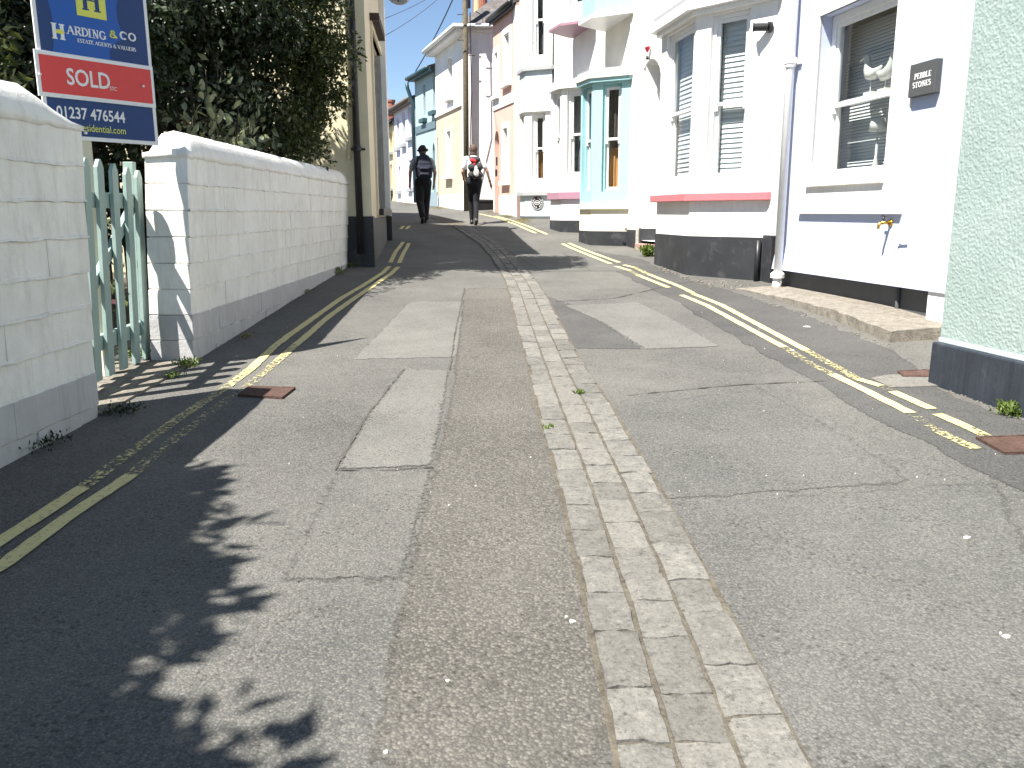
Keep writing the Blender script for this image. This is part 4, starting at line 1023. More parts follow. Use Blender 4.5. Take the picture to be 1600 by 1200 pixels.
def door(par, fr, s0, s1, z0, z1, d, mat, name='door'):
    m = MB(); m.box(fr, s0, s1, d-.05, d, z0, z1)
    w = s1-s0; h = z1-z0
    for a, b, c, e in ((.12,.46,.08,.42), (.54,.88,.08,.42), (.12,.46,.52,.92), (.54,.88,.52,.92)):
        m.ring(fr, s0+w*a, s0+w*b, z0+h*c, z0+h*e, .02, d+.0005, d+.012)
    o = m.build(name, mat, par); m = MB(); q = fr.p(s0+w*.1, d+.03, z0+h*.47); m.ell(q, .03, .03, .03, 8, 6); m.build('door_knob', M['brass'], o); return o
def offset_chain(P, o):
    """offset an open plan chain outwards (towards the street) by o"""
    out = []; n = len(P)
    for i in range(n):
        nn = []
        for a, b in ((i-1, i), (i, i+1)):
            if 0 <= a and b < n: t = (P[b]-P[a]).normalized(); nn.append(Vector((-t.y, t.x)))
        if len(nn) == 2:
            b_ = (nn[0]+nn[1]).normalized(); out.append(P[i] + b_*(o/max(.35, b_.dot(nn[0]))))
        else:
            t = (P[1]-P[0]).normalized() if i == 0 else (P[-1]-P[-2]).normalized(); out.append(P[i] + nn[0]*o)
    return out
def band(name, par, P, o, z0, z1, mat, bevel=.004, back=None):
    """solid band following the bay plan, o outside its face"""
    Q = offset_chain(P, o); Q = [Q[0] + (back or Vector((.25,.04)))] + Q + [Q[-1] + (back or Vector((.25,.04)))]
    m = MB(); m.hexa([Vector((q.x, q.y, z0)) for q in Q], [Vector((q.x, q.y, z1)) for q in Q]); return m.build(name, mat, par, bevel=bevel)
def bay_storey(par, P, z0, z1, facets, frame_mat, name='bay', dp=.05):
    """canted faces between z0 and z1; facets: per face a window spec (u0, u1, zb, zt, kw) or None"""
    m = MB(); wins = []
    for i in range(len(P)-1):
        fr = FR(P[i], P[i+1]-P[i]); L = (P[i+1]-P[i]).length; f = facets[i] if i < len(facets) else None
        if f: s0, s1 = f[0]*L, f[1]*L; facade(m, fr, 0, L, z0, z1, [(s0, s1, f[2], f[3], dp)]); wins.append((fr, s0, s1, f))
        else: facade(m, fr, 0, L, z0, z1, [])
    o = m.build(name, frame_mat, par)
    for fr, s0, s1, f in wins: f[4]['room'] = .30; f[4]['e_'] = -.03; sash_window(par, fr, s0, s1, f[2], f[3], -dp, f[4].pop('mat', M['gloss']), **f[4])
    return o
V2 = lambda x, y: Vector((x, y))

# ------------------------------------------------------------------ R1: sea green roughcast house, nearest on the right
K = (-.156, 1.0)
f1 = FR((2.50, 4.76), K)
h1 = thing('terraced_house', 'sea green roughcast house end with a black plinth at the right edge', 'house', (2.5, 4.7, .24))
z1p = f1.z(1470, 540); 
m = MB(); ns, nz = 220, 560; S0, S1, Z0, Z1 = -1.05, 0.0, z1p + .025, 3.05
i0 = 0
for i in range(nz+1):
    for j in range(ns+1):
        s = S0 + (S1-S0)*j/ns; z = Z0 + (Z1-Z0)*i/nz; q = Vector((s*170, z*170, 3.1)); e = 1 if j < ns-1 else .2
        h = noise.noise(q)*.5 + noise.noise(q*.52 + Vector((7,3,1)))*.8; h = max(-.35, h)
        m.v.append(f1.p(s, .004 + e*.0038*h, z))
for i in range(nz):
    for j in range(ns): a = i*(ns+1)+j; m.f.append((a, a+1, a+ns+2, a+ns+1))
rc = m.build('roughcast', M['roughcast'], h1, smooth=False, fix=False)
for p in rc.data.polygons: p.use_smooth = True
m = MB(); facade(m, f1, -6, S0, Z0, 6, [], .002); facade(m, f1, S0, 0, Z1, 6, [], .002)
m.quad(f1.p(0,.0,.1), f1.p(0,.0,6), f1.p(0,-4,6), f1.p(0,-4,.1)); m.quad(f1.p(-6,0,.0), f1.p(-6,0,6), f1.p(-6,-4,6), f1.p(-6,-4,.0)); m.build('wall', M['roughcast'], h1)
m = MB()
m.hexa([f1.p(-6,-.3,-.3), f1.p(.035,-.3,-.3), f1.p(.035,.045,-.3), f1.p(-6,.045,-.3)], [f1.p(-6,-.3,z1p), f1.p(.03,-.3,z1p), f1.p(.03,.035,z1p), f1.p(-6,.035,z1p)]); m.build('plinth', M['bluep'], h1, bevel=.012)
m = MB(); m.box(f1, -6, .006, -.2, .012, z1p, z1p+.027); m.build('bellcast', M['paleblue'], h1, bevel=.004)
gable_roof(h1, f1, -6, 0, 6, deep=4)

# ------------------------------------------------------------------ R2: lavender house with the name plate
f2 = FR((4.20, 0), K)
h2 = thing('terraced_house', 'pale lavender house with a white sash window, dark grey plinth and square name plate', 'house', (3.0, 7.6, .45))
zpl = .642
wL, wR = f2.s(1288, 30), f2.s(1411, 10); wT = f2.z(1288, 30); wB = f2.z(1340, 286, -.10)
ops2 = [(min(wL,wR), max(wL,wR), wB, wT, .16)]
sR2a, sR2b = 5.1, 8.98
shell(h2, f2, sR2a, sR2b, .90, 6.0, ops2, M['lavender'])
m = MB(); m.quad(f2.p(sR2a,.045,zpl), f2.p(sR2b,.045,zpl), f2.p(sR2b,0,.90), f2.p(sR2a,0,.90)); m.quad(f2.p(sR2a,.045,zpl), f2.p(sR2b,.045,zpl), f2.p(sR2b,-.08,zpl), f2.p(sR2a,-.08,zpl)); m.build('bellcast', M['lavender'], h2)
m = MB(); m.box(f2, sR2a, sR2b, -.3, -.05, 0, zpl); m.build('plinth', M['greyp'], h2)
# white surround and sill
m = MB(); a, b = f2.s(1253, 338), f2.s(1412, 340); lo, hi = min(a,b), max(a,b); zsl = f2.z(1253, 338)
m.box(f2, lo, ops2[0][0], -.02, .016, zsl+.04, wT+.5); m.box(f2, ops2[0][1], hi, -.02, .016, zsl+.04, wT+.5); m.box(f2, ops2[0][0], ops2[0][1], -.02, .016, wT, wT+.5); m.box(f2, ops2[0][0], ops2[0][1], -.02, .016, zsl+.04, wB-.03)
m.build('window_surround', M['white'], h2)
m = MB(); m.box(f2, lo, hi, -.02, .040, zsl, zsl+.04); m.build('surround_base', M['white'], h2, bevel=.004)
m = MB(); m.box(f2, ops2[0][0]-.02, ops2[0][1]+.02, -.15, .05, wB-.045, wB+.004); m.build('sill', M['white'], h2, bevel=.006)
win2 = sash_window(h2, f2, ops2[0][0]+.002, ops2[0][1]-.002, wB+.005, wT-.002, -.12, M['gloss'], rail=.46, fw=.07, blind=dict(pitch=.03, tilt=-1.12, w=.029), bd=.27, room=.9)
m = MB(); m.box(f2, ops2[0][0]+.07, ops2[0][1]-.07, -.36, -.32, 1.0, 2.095); zsh = f2.z(1350, 158, -.26)
pa, pb = f2.s(1446, 505, .03), 4.6
m = MB(); m.box(f2, min(pa,pb), pa, -.2, .028, .2, 6.0); m.build('pilaster', M['white'], h2, bevel=.006)
gable_roof(h2, f2, sR2a, sR2b, 6.0)
# plinth conduit and clip
s_, z_ = f2.hit(1403, 470, -.03); m = MB(); m.tube([f2.p(s_, -.035, .3), f2.p(s_, -.035, zpl)], .018, 8); m.build('waste_pipe', M['greyp'], h2, smooth=True)
s_, z_ = f2.hit(1412, 383, .01); m = MB(); m.tube([f2.p(s_-.06, .012, z_-.01), f2.p(s_+.02, .02, z_), f2.p(s_+.03, .03, z_+.03)], .007, 6); m.tube([f2.p(s_+.02, .02, z_), f2.p(s_+.05, .03, z_+.01)], .006, 6); m.build('cable_clip', M['gloss'], h2, smooth=True)
# downpipe with hopper collar, at the joint of the two houses
sd = f2.s(1230, 250, .07)
m = MB(); m.tube([f2.p(sd, .075, 6.0), f2.p(sd, .075, .62)], .042, 12); dp2 = m.build('downpipe', M['gloss'], h2, smooth=True)
zc = f2.z(1237, 103, .075)
for zz in (zc, ): 
    m = MB(); m.lathe(f2.p(sd, .075, zz-.05), [(.044,0), (.058,.01), (.058,.035), (.066,.04), (.066,.085), (.056,.095), (.044,.10)], 14); m.box(f2, sd-.10, sd+.10, .0, .03, zz-.02, zz+.02); m.build('pipe_collar', M['gloss'], dp2, smooth=False)
zc = f2.z(1215, 431, .075); m = MB(); m.lathe(f2.p(sd, .075, zc-.05), [(.044,0), (.072,.008), (.074,.05), (.05,.07), (.044,.075)], 14); m.build('pipe_collar', M['gloss'], dp2)
m = MB(); m.tube([f2.p(sd, .075, zc-.03), f2.p(sd, .08, .40)], .048, 12); m.build('pipe_shoe', M['gloss'], dp2, smooth=True)
# name plate
q0 = f2.hit(1433, 106, .02); q1 = f2.hit(1469, 152, .02)
ps0, ps1 = min(q0[0], q1[0]), max(q0[0], q1[0]); pz1 = f2.z(1433, 106, .05); pz0 = f2.z(1430, 157, .05)
npl = thing('name_plate', 'square dark grey plate lettered PEBBLE STONES on the lavender wall', 'sign', f2.p((ps0+ps1)/2, .02, pz0))
m = MB(); m.box(f2, ps0, ps1, .002, .052, pz0, pz1); m.build('plate', M['signgrey'], npl, bevel=.003)
f2r = FR(f2.p(ps1, .0525, 0).xy, -f2.a, f2.n); FRS[npl.name] = f2r     # reads left to right seen from the street
hh = (pz1-pz0); ww = ps1-ps0
serif_text('PEBBLE', ww*.20, pz0 + hh*.52, hh*.17, ww*.64, M['signwhite'], npl, .0012)
serif_text('STONES', ww*.16, pz0 + hh*.26, hh*.17, ww*.70, M['signwhite'], npl, .0012)
# garden tap
s_, z_ = f2.hit(1391, 353, .02)
tp = thing('outdoor_tap', 'brass garden tap sticking out of the lavender wall below the sill', 'tap', f2.p(s_, 0, z_))
q = f2.p(s_, 0, z_); nn = Vector((f2.n.x, f2.n.y, 0)); al = Vector((f2.a.x, f2.a.y, 0))
m = MB(); m.tube([q, q+nn*.012], .03, 10); m.tube([q+nn*.01, q+nn*.09], .014, 8); m.tube([q+nn*.075, q+nn*.105+Vector((0,0,-.01)), q+nn*.112+Vector((0,0,-.05))], [.014,.014,.011], 8); m.build('spout', M['brass'], tp, smooth=True)
m = MB(); m.tube([q+nn*.07, q+nn*.07+Vector((0,0,.05))], .009, 8); m.tube([q+nn*.07+al*.03+Vector((0,0,.055)), q+nn*.07-al*.03+Vector((0,0,.055))], .007, 6); m.build('handle', M['blackmetal'], tp, smooth=True)
# birds and lamp on the inner ledge of the window
m = MB(); m.box(f2, ops2[0][0]+.02, ops2[0][1]-.02, -.30, -.215, zsh-.02, zsh+.005); m.build('inner_shelf', M['gloss'], win2)
def bird(px, fac, label):
    s_, z_ = f2.hit(px, 122, -.26); b = thing('carved_bird', label, 'ornament', f2.p(s_, -.26, zsh+.006), 'carved wading birds in the window')
    c = f2.p(s_, -.26, f2.z(px, 120, -.26)); ad = Vector((f2.a.x, f2.a.y, 0))*fac
    m = MB(); L = [(-.20,.05,.008), (-.13,.02,.026), (-.04,-.01,.05), (.03,.0,.055), (.08,.05,.040), (.10,.11,.027), (.11,.165,.028), (.13,.185,.026), (.155,.178,.012), (.25,.15,.006)]
    m.tube([c + ad*x*.8 + Vector((0,0,z*.9)) for x, z, r in L], [r for x, z, r in L], 10); m.build('body', M['carving'], b, smooth=True)
    m = MB(); m.tube([c + ad*.01 + Vector((0,0,-.03)), Vector((c.x, c.y, zsh+.03))], .005, 6); m.build('leg', M['carving'], b)
    m = MB(); o_ = f2; sx_ = s_; m.box(f2, sx_-.06, sx_+.06, -.30, -.225, zsh+.006, zsh+.035); m.build('stand', M['carving'], b, bevel=.004)
bird(1366, 1, 'pale carved wading bird, left one of the pair in the white sash window')
bird(1388, -1, 'pale carved wading bird, right one of the pair in the white sash window')
s_, z_ = f2.hit(1376, 200, -.29); lp = thing('table_lamp', 'table lamp with a pale drum shade behind the lower pane of the sash window', 'lamp', f2.p(s_, -.29, wB))
c = f2.p(s_, -.29, f2.z(1376, 210, -.29)); m = MB(); m.lathe(c, [(.078,0), (.066,.11)], 16); m.build('lamp_shade', M['carving'], lp, smooth=True)
m = MB(); m.lathe(Vector((c.x, c.y, wB)), [(.05,0), (.05,.02), (.02,.04), (.03,.12), (.012,.2), (.008, c.z-wB)], 12); m.build('stem', M['carving'], lp, smooth=True)

# raised kerb slab in front of the lavender house
kp = [gnd(1150,455), gnd(1230,477), gnd(1300,503), gnd(1390,541)]
kb = [f2.p(f2.s(1195,450)*1.0, -.06, 0), ]
n = 26; Kp = resample(kp, n); m = MB(); top = []; 
for k, p in enumerate(Kp):
    u = k/(n-1); h = .012 + .075*min(1, u*1.5); e = Vector((random.uniform(-.014,.014), random.uniform(-.014,.014), 0)); q = p + e
    w = (f2.n.x*(f2.o.x-q.x) + f2.n.y*(f2.o.y-q.y)) - .04; bk = Vector((q.x + f2.n.x*w, q.y + f2.n.y*w, 0))
    z = g(p.x, p.y) + h; top.append((Vector((q.x, q.y, z - random.uniform(0,.012))), Vector((q.x, q.y, -.1)), Vector((q.x*.92+bk.x*.08, q.y*.92+bk.y*.08, z + random.uniform(-.004,.006))), Vector((q.x*.5+bk.x*.5, q.y*.5+bk.y*.5, z+.012+random.uniform(-.006,.006))), Vector((bk.x, bk.y, z+.02))))
for k in range(n-1):
    A, B = top[k], top[k+1]
    m.quad(A[1], B[1], B[0], A[0])
    for q in ((0,2), (2,3), (3,4)): m.quad(A[q[0]], B[q[0]], B[q[1]], A[q[1]])
m.quad(top[-1][1], Vector((top[-1][4].x, top[-1][4].y, -.1)), top[-1][4], top[-1][3], top[-1][2], top[-1][0])
struct(m.build('kerb', M['slab']))

# ------------------------------------------------------------------ R3: white house with the pink-silled bay
f3 = FR((2.80, 9.21), (-.2, 1)); 
h3 = thing('terraced_house', 'white house with a canted bay window over a bright pink sill and black plinth', 'house', (2.6, 10.2, .5))
P3 = [V2(2.83, 9.20), V2(2.114, 10.0), V2(1.924, 11.165), V2(2.40, 11.75)]
ad0, ad1 = f3.s(1031, 130), f3.s(1003, 138)
da, db = min(ad0, ad1), max(ad0, ad1); da = db - .92
zat_ = f3.z(1017, 96); zas = zat_ - .42
d3 = [(da, db, .80, zat_, .26)]
x3 = lambda m: arch(m, f3, da, db, zas, zat_, .26)
shell(h3, f3, -.15, 3.95, .98, 6.0, d3, M['white'], extra=x3)
m = MB()
for a, b in ((-.15, da), (db, 3.95)): m.box(f3, a, b, -.3, .012, .0, .985)
m.build('plinth', M['blackp'], h3, bevel=.004)
door(h3, f3, da+.01, db-.01, .80, zat_-.01, -.25, M['gloss'])
m = MB(); m.box(f3, da-.03, db+.03, -.3, .07, .3, .755); m.build('doorstep', plain('faded_pink_step_paint', (.36,.23,.20), .8), h3, bevel=.01)
zC = {k: row_z(2.114, 10.0, v) for k, v in dict(st=305, sb=317, pl=371, wb=279, wt=32, cb=28, ct=9).items()}
band('bay_plinth', h3, P3, .012, -.1, zC['pl'], M['blackp'])
m = MB(); bay_storey(h3, P3, zC['pl'], zC['sb'], [], M['white'], 'bay_apron')
band('bay_sill', h3, P3, .085, zC['sb'], zC['st'], M['pinksill'], .008)
f3c = FR(P3[0], P3[1]-P3[0]); Lc = (P3[1]-P3[0]).length; f3f = FR(P3[1], P3[2]-P3[1]); Lf = (P3[2]-P3[1]).length
u0 = f3c.s(1171, 150)/Lc; u1 = f3c.s(1111, 150)/Lc; v0 = f3f.s(1085, 150)/Lf; v1 = f3f.s(1043, 165)/Lf
bl = lambda: dict(pitch=.055, tilt=-1.3, w=.062)
bay_storey(h3, P3, zC['st'], zC['cb'], [(u0, u1, zC['wb']-.05, zC['wt'], dict(blind=bl(), rail=.47, room=.5, fw=.045)), (max(.03, v0), min(.95, v1), zC['wb']-.05, zC['wt'], dict(blind=bl(), rail=.47, room=.5, fw=.045))], M['white'], 'bay', .045)
band('cornice', h3, P3, .06, zC['cb'], zC['cb']+.05, M['gloss']); band('cornice', h3, P3, .13, zC['cb']+.05, zC['ct']+.03, M['gloss'])
band('bay_roof', h3, P3, .10, zC['ct']+.031, zC['ct']+.1, M['greysill'])
small_window(h3, f3, 1.0, 2.0, 4.2, 5.5, .06)
gable_roof(h3, f3, -.15, 3.95, 6.0)
# pipe beside the bay plinth and pipe at the house joint
s_ = f3.s(1188, 400, .10); m = MB(); fq = f3c; sq = fq.s(1186, 400, .04); m.tube([fq.p(sq,.045,.45), fq.p(sq,.045,zC['pl']-.03)], .03, 10); m.build('waste_pipe', M['blackmetal'], h3, smooth=True)
s_ = f3.s(988, 200, .04); m = MB(); m.tube([f3.p(s_, .045, 6), f3.p(s_, .045, 1.0)], .028, 10); pd = m.build('downpipe', M['palecream'], h3, smooth=True)
m = MB(); m.tube([f3.p(s_, .05, 1.0), f3.p(s_, .05, .8), f3.p(s_-.02, .10, .72)], .04, 10); m.lathe(f3.p(s_, .05, .93), [(.042,0), (.055,.01), (.055,.06), (.042,.07)], 10); m.build('pipe_shoe', M['blackmetal'], pd, smooth=True)
# black spotlight on the wall
s_, z_ = f3.hit(1206, 46, .03) if False else f2.hit(1207, 46, .02)
wl = thing('wall_lamp', 'black cylindrical spotlight fixed to the white wall above the pink sill', 'lamp', f2.p(s_, 0, z_))
q = f2.p(s_, 0, z_); al = Vector((f2.a.x, f2.a.y, 0)); nn = Vector((f2.n.x, f2.n.y, 0))
m = MB(); m.tube([q, q+nn*.035], .055, 14); m.build('backplate', M['blackmetal'], wl)
m = MB(); m.tube([q+nn*.03+Vector((0,0,-.02)), q+nn*.07], .016, 8); m.build('arm', M['blackmetal'], wl)
m = MB(); c = q+nn*.08; dv = (nn*.8 + al*.35 + Vector((0,0,.02))).normalized(); m.tube([c-dv*.04, c, c+dv*.10, c+dv*.101, c+dv*.115], [.038,.04,.04,.048,.048], 14); m.build('lamp_body', M['blackmetal'], wl)
# small hanging ornament above the arched door
s_, z_ = f3.hit(1016, 84, .05)
orn = thing('wall_ornament', 'tiny red and white hanging ornament above the arched doorway', 'ornament', f3.p(s_, 0, z_))
q = f3.p(s_, .05, z_); m = MB(); m.tube([f3.p(s_,0,z_+.09), f3.p(s_,.05,z_+.09)], .006, 6); m.tube([q+Vector((0,0,.09)), q+Vector((0,0,-.09))], .003, 5); m.build('bracket', M['blackmetal'], orn)
m = MB(); m.lathe(q+Vector((0,0,0)), [(.008,0), (.045,.07), (.004,.085)], 8); m.build('red_cone', M['redcloth'], orn)
m = MB(); m.ell(q+Vector((0,0,-.035)), .032, .032, .032, 10, 6); m.build('white_ball', M['gloss'], orn, smooth=True)
m = MB(); m.lathe(q+Vector((0,0,-.10)), [(.01,0), (.022,.015), (.022,.03), (.008,.035)], 8); m.build('black_bead', M['blackmetal'], orn)

# ------------------------------------------------------------------ R4: cream house with aqua bays
f4 = FR((1.93, 13.25), (-.2, 1))
h4 = thing('terraced_house', 'cream house with aqua painted canted bays on both floors', 'house', (1.6, 14, .68))
P4 = [V2(1.875, 13.53), V2(1.315, 13.854), V2(1.165, 14.36), V2(1.6, 14.8)]
shell(h4, f4, -.10, 2.2, .6, 7.0, [], M['palecream'])
z4 = {k: row_z(1.315, 13.854, v) for k, v in dict(pl=362, sb=328, st=320, wb=301, rail=214, wt=133, cb=131, ct=119, ub=30, uw=8).items()}
band('bay_plinth', h4, P4, .01, .2, z4['pl'], M['blackp']); m = MB(); m.box(f4, -.10, .6, -.2, .01, .3, .96); m.build('plinth', M['blackp'], h4)
bay_storey(h4, P4, z4['pl'], z4['sb'], [], M['cream'], 'bay_apron')
band('bay_sill', h4, P4, .05, z4['sb'], z4['st'], M['palecream'])
cur = lambda: [(.0, 1.0, .5, .98, M['curtain']), (.05, .95, .02, .42, M['pine'])]
bay_storey(h4, P4, z4['st'], z4['cb'], [(.24, .74, z4['wb'], z4['wt']-.02, dict(mat=M['aqua'], sash=M['gloss'], fw=.035, curtain=cur(), rail=.5, room=.5)), (.12, .86, z4['wb'], z4['wt']-.02, dict(mat=M['aqua'], sash=M['gloss'], fw=.035, curtain=[(.5,.98,.5,.98,M['lace']), (.6,.95,.02,.4,M['pine'])], rail=.5, room=.5))], M['aqua'], 'bay', .05)
band('cornice', h4, P4, .07, z4['cb'], z4['cb']+.06, M['aqua']); band('cornice', h4, P4, .10, z4['cb']+.06, z4['ct']+.04, M['palecream']); band('bay_roof', h4, P4, .06, z4['ct']+.041, z4['ct']+.09, M['greysill'])
band('upper_bay_base', h4, P4, .05, z4['ub'], z4['ub']+.05, M['gloss'])
bay_storey(h4, P4, z4['ub']+.05, 6.3, [(.24, .76, z4['ub']+.32, 5.9, dict(rail=.5, room=.5, curtain=[(.0,.5,.0,.95,M['lace'])])), (.12, .86, z4['ub']+.32, 5.9, dict(rail=.5, room=.5))], M['aqua'], 'upper_bay', .05)
band('upper_cornice', h4, P4, .1, 6.3, 6.45, M['gloss']); gable_roof(h4, f4, -.1, 2.2, 7.0)
# ------------------------------------------------------------------ R5: pinkish white house, mauve sills
f5 = FR((1.55, 15.35), (-.25, 1))
h5 = thing('terraced_house', 'pinkish white house with mauve bay sills between the aqua bays and the pale blue bay', 'house', (1.2, 16, .87))
P5 = [V2(1.50, 15.36), V2(.923, 15.717), V2(.754, 16.23), V2(1.15, 16.7)]
shell(h5, f5, -.15, 2.68, .7, 7.0, [], M['white'])
z5 = {k: row_z(.923, 15.717, v) for k, v in dict(pl=345, sb=312, st=301, wb=278, wt=143, cb=140, ct=130, ub=42, uw=12).items()}
band('bay_plinth', h5, P5, .01, .4, z5['pl'], M['blackp']); bay_storey(h5, P5, z5['pl'], z5['sb'], [], M['pinkwhite'], 'bay_apron'); band('bay_sill', h5, P5, .06, z5['sb'], z5['st'], M['mauve'])
bay_storey(h5, P5, z5['st'], z5['cb'], [(.22, .84, z5['wb'], z5['wt'], dict(rail=.5, room=.5, curtain=[(0,1,.02,.48,M['lace'])])), (.14, .86, z5['wb'], z5['wt'], dict(rail=.5, room=.5))], M['white'], 'bay', .06)
band('cornice', h5, P5, .07, z5['cb'], z5['ct'], M['gloss']); band('bay_roof', h5, P5, .04, z5['ct'], z5['ct']+.05, M['greysill'])
band('upper_bay_base', h5, P5, .05, z5['ub'], z5['ub']+.05, M['mauve'])
bay_storey(h5, P5, z5['ub']+.05, 6.4, [(.3, .8, z5['ub']+.3, 6.0, dict(rail=.5, room=.5, blind=dict(pitch=.06, tilt=-.9, w=.06))), (.14, .86, z5['ub']+.3, 6.0, dict(rail=.5, room=.5))], M['white'], 'upper_bay', .06)
gable_roof(h5, f5, -.15, 2.68, 7.0)
# ------------------------------------------------------------------ R6: pale blue and white house with the round plaque
f6 = FR((.93, 17.95), (-.3, 1))
h6 = thing('terraced_house', 'white house with pale blue bay panels and a round plaque under its lower bay', 'house', (.7, 18.2, 1.05))
P6 = [V2(.86, 18.02), V2(.30, 18.30), V2(.198, 18.78), V2(.62, 19.05)]
shell(h6, f6, -.1, 1.1, .8, 6.6, [], M['white'])
z6 = {k: row_z(.30, 18.30, v) for k, v in dict(pl=338, sb=306, st=300, wb=286, wt=178, cb=176, ct=166, pb=163, pt=112, uc=106, uw=94, ut=-40).items()}
band('bay_plinth', h6, P6, .006, .8, z6['pl'], M['greyp']); bay_storey(h6, P6, z6['pl'], z6['sb'], [], M['paleblue'], 'bay_apron'); band('bay_sill', h6, P6, .07, z6['sb'], z6['st'], M['greysill'])
bay_storey(h6, P6, z6['st'], z6['cb'], [(.24, .75, z6['wb'], z6['wt'], dict(rail=.5, room=.5, curtain=[(.2,.8,.02,.45,M['pine']), (.0,.35,.5,.98,M['curtain'])])), (.2, .8, z6['wb'], z6['wt'], dict(rail=.5, room=.4))], M['white'], 'bay', .06)
band('cornice', h6, P6, .05, z6['cb'], z6['ct'], M['gloss']); bay_storey(h6, P6, z6['ct'], z6['pt'], [], M['paleblue'], 'bay_panel'); band('upper_bay_sill', h6, P6, .06, z6['pt'], z6['uc'], M['greysill'])
bay_storey(h6, P6, z6['uc'], 6.3, [(.24, .75, z6['uw'], 5.9, dict(rail=.5, room=.5, curtain=[(.3,1,.02,.98,M['lace'])])), (.12, .88, z6['uw'], 5.9, dict(rail=.5, room=.4))], M['white'], 'upper_bay', .06)
gable_roof(h6, f6, -.1, 1.1, 6.6)
f6c = FR(P6[0], P6[1]-P6[0]); s_, z_ = f6c.hit(842, 317, .01)
pq = thing('round_plaque', 'round black and white plaque on the pale blue bay apron', 'plaque', f6c.p(s_, .01, z_-.14))
def ringdisc(r0, r1, d0, d1, mat, name, n=24, sy=1.0):
    m = MB()
    for k in range(n):
        a0, a1 = 2*math.pi*k/n, 2*math.pi*(k+1)/n; pt = lambda r, a: (s_ + r*math.cos(a), z_ + sy*r*math.sin(a))
        q = [pt(r0, a0), pt(r1, a0), pt(r1, a1), pt(r0, a1)]; m.hexa([f6c.p(x, d0, z) for x, z in q], [f6c.p(x, d1, z) for x, z in q])
    return m.build(name, mat, pq)
ringdisc(.0, .145, .002, .02, M['blackmetal'], 'disc'); ringdisc(.055, .066, .02, .023, M['signwhite'], 'oval_ring', sy=.7); ringdisc(.136, .143, .02, .023, M['signwhite'], 'rim')
m = MB()
for k in range(14):
    if k in (3, 10): continue
    a = 2*math.pi*k/14; c = (s_ + .10*math.cos(a), z_ + .10*math.sin(a)); m.box(f6c, c[0]-.008, c[0]+.008, .02, .0225, c[1]-.016, c[1]+.016)
m.build('rim_marks', M['signwhite'], pq)
m = MB(); m.box(f6c, s_-.035, s_+.035, .02, .0225, z_-.01, z_+.012); m.build('centre_mark', M['signwhite'], pq)
# ------------------------------------------------------------------ R7: pink house
f7 = FR((.14, 18.95), (-.297, 1)); A7 = f7.s(811, 200)
h7 = thing('terraced_house', 'pink house with white window surrounds and a white band between its floors', 'house', (-.2, 20, 1.18))
L7 = f7.s(775, 333)
def opx(f, x0, y0, x1, y1, dp=.30):
    a, b = f.s(x0, (y0+y1)/2), f.s(x1, (y0+y1)/2); zt_ = f.z((x0+x1)/2, y0); zb_ = f.z((x0+x1)/2, y1); return (min(a,b), max(a,b), min(zb_,zt_), max(zb_,zt_), dp)
w7 = [opx(f7, 793, 52, 801, 128), opx(f7, 778, 82, 783, 148), opx(f7, 790, 200, 797, 282)]
dr = opx(f7, 776, 204, 783, 300, .2); dr = (dr[0], dr[1], 1.2, dr[3], .2)
zb7 = f7.z(795, 165); ze7 = max(row_z(f7.p(L7,0,0).x, f7.p(L7,0,0).y, 46), row_z(f7.p(A7,0,0).x, f7.p(A7,0,0).y, 4))
shell(h7, f7, A7, L7, .9, ze7, w7+[dr], M['pink'], extra=lambda m: arch(m, f7, dr[0], dr[1], dr[3]-.3, dr[3], .2), deep=4)
z7p = f7.z(795, 306); m = MB()
m.box(f7, A7, dr[0]-.02, -.1, .02, .9, z7p); m.box(f7, dr[1]+.02, L7+.02, -.1, .02, .9, zb7); m.box(f7, A7, L7+.02, -.1, .025, zb7, zb7+.22); m.box(f7, A7-.005, A7+.14, -.1, .022, z7p+.002, ze7-.05); m.build('white_bands', M['white'], h7)
for o in w7:
    m = MB(); m.box(f7, o[0]-.12, o[0], -.1, .02, o[2]-.02, o[3]+.12); m.box(f7, o[1], o[1]+.12, -.1, .02, o[2]-.02, o[3]+.12); m.box(f7, o[0], o[1], -.1, .02, o[3], o[3]+.12); m.build('window_surround', M['white'], h7)
for o in w7: deep_window(h7, f7, o); sill(h7, f7, o[0]-.14, o[1]+.14, o[2]-.02, M['white'], .10, .09)
door(h7, f7, dr[0]+.002, dr[1]-.002, 1.2, dr[3]-.01, -.19, M['gloss'])
gable_roof(h7, f7, A7, L7, ze7, deep=4, over=.08, rise=1.0, verge=.0, gutter=M['blackmetal'])
for px, py, w_, h_ in ((777, 270, .10, .16), (778, 252, .04, .2)):
    s_, z_ = f7.hit(px+1.5, py, .03); m = MB(); m.box(f7, s_-w_/2, s_+w_/2, .0205, .05, z_-h_/2, z_+h_/2); m.build('letter_box', M['blackmetal'], h7)
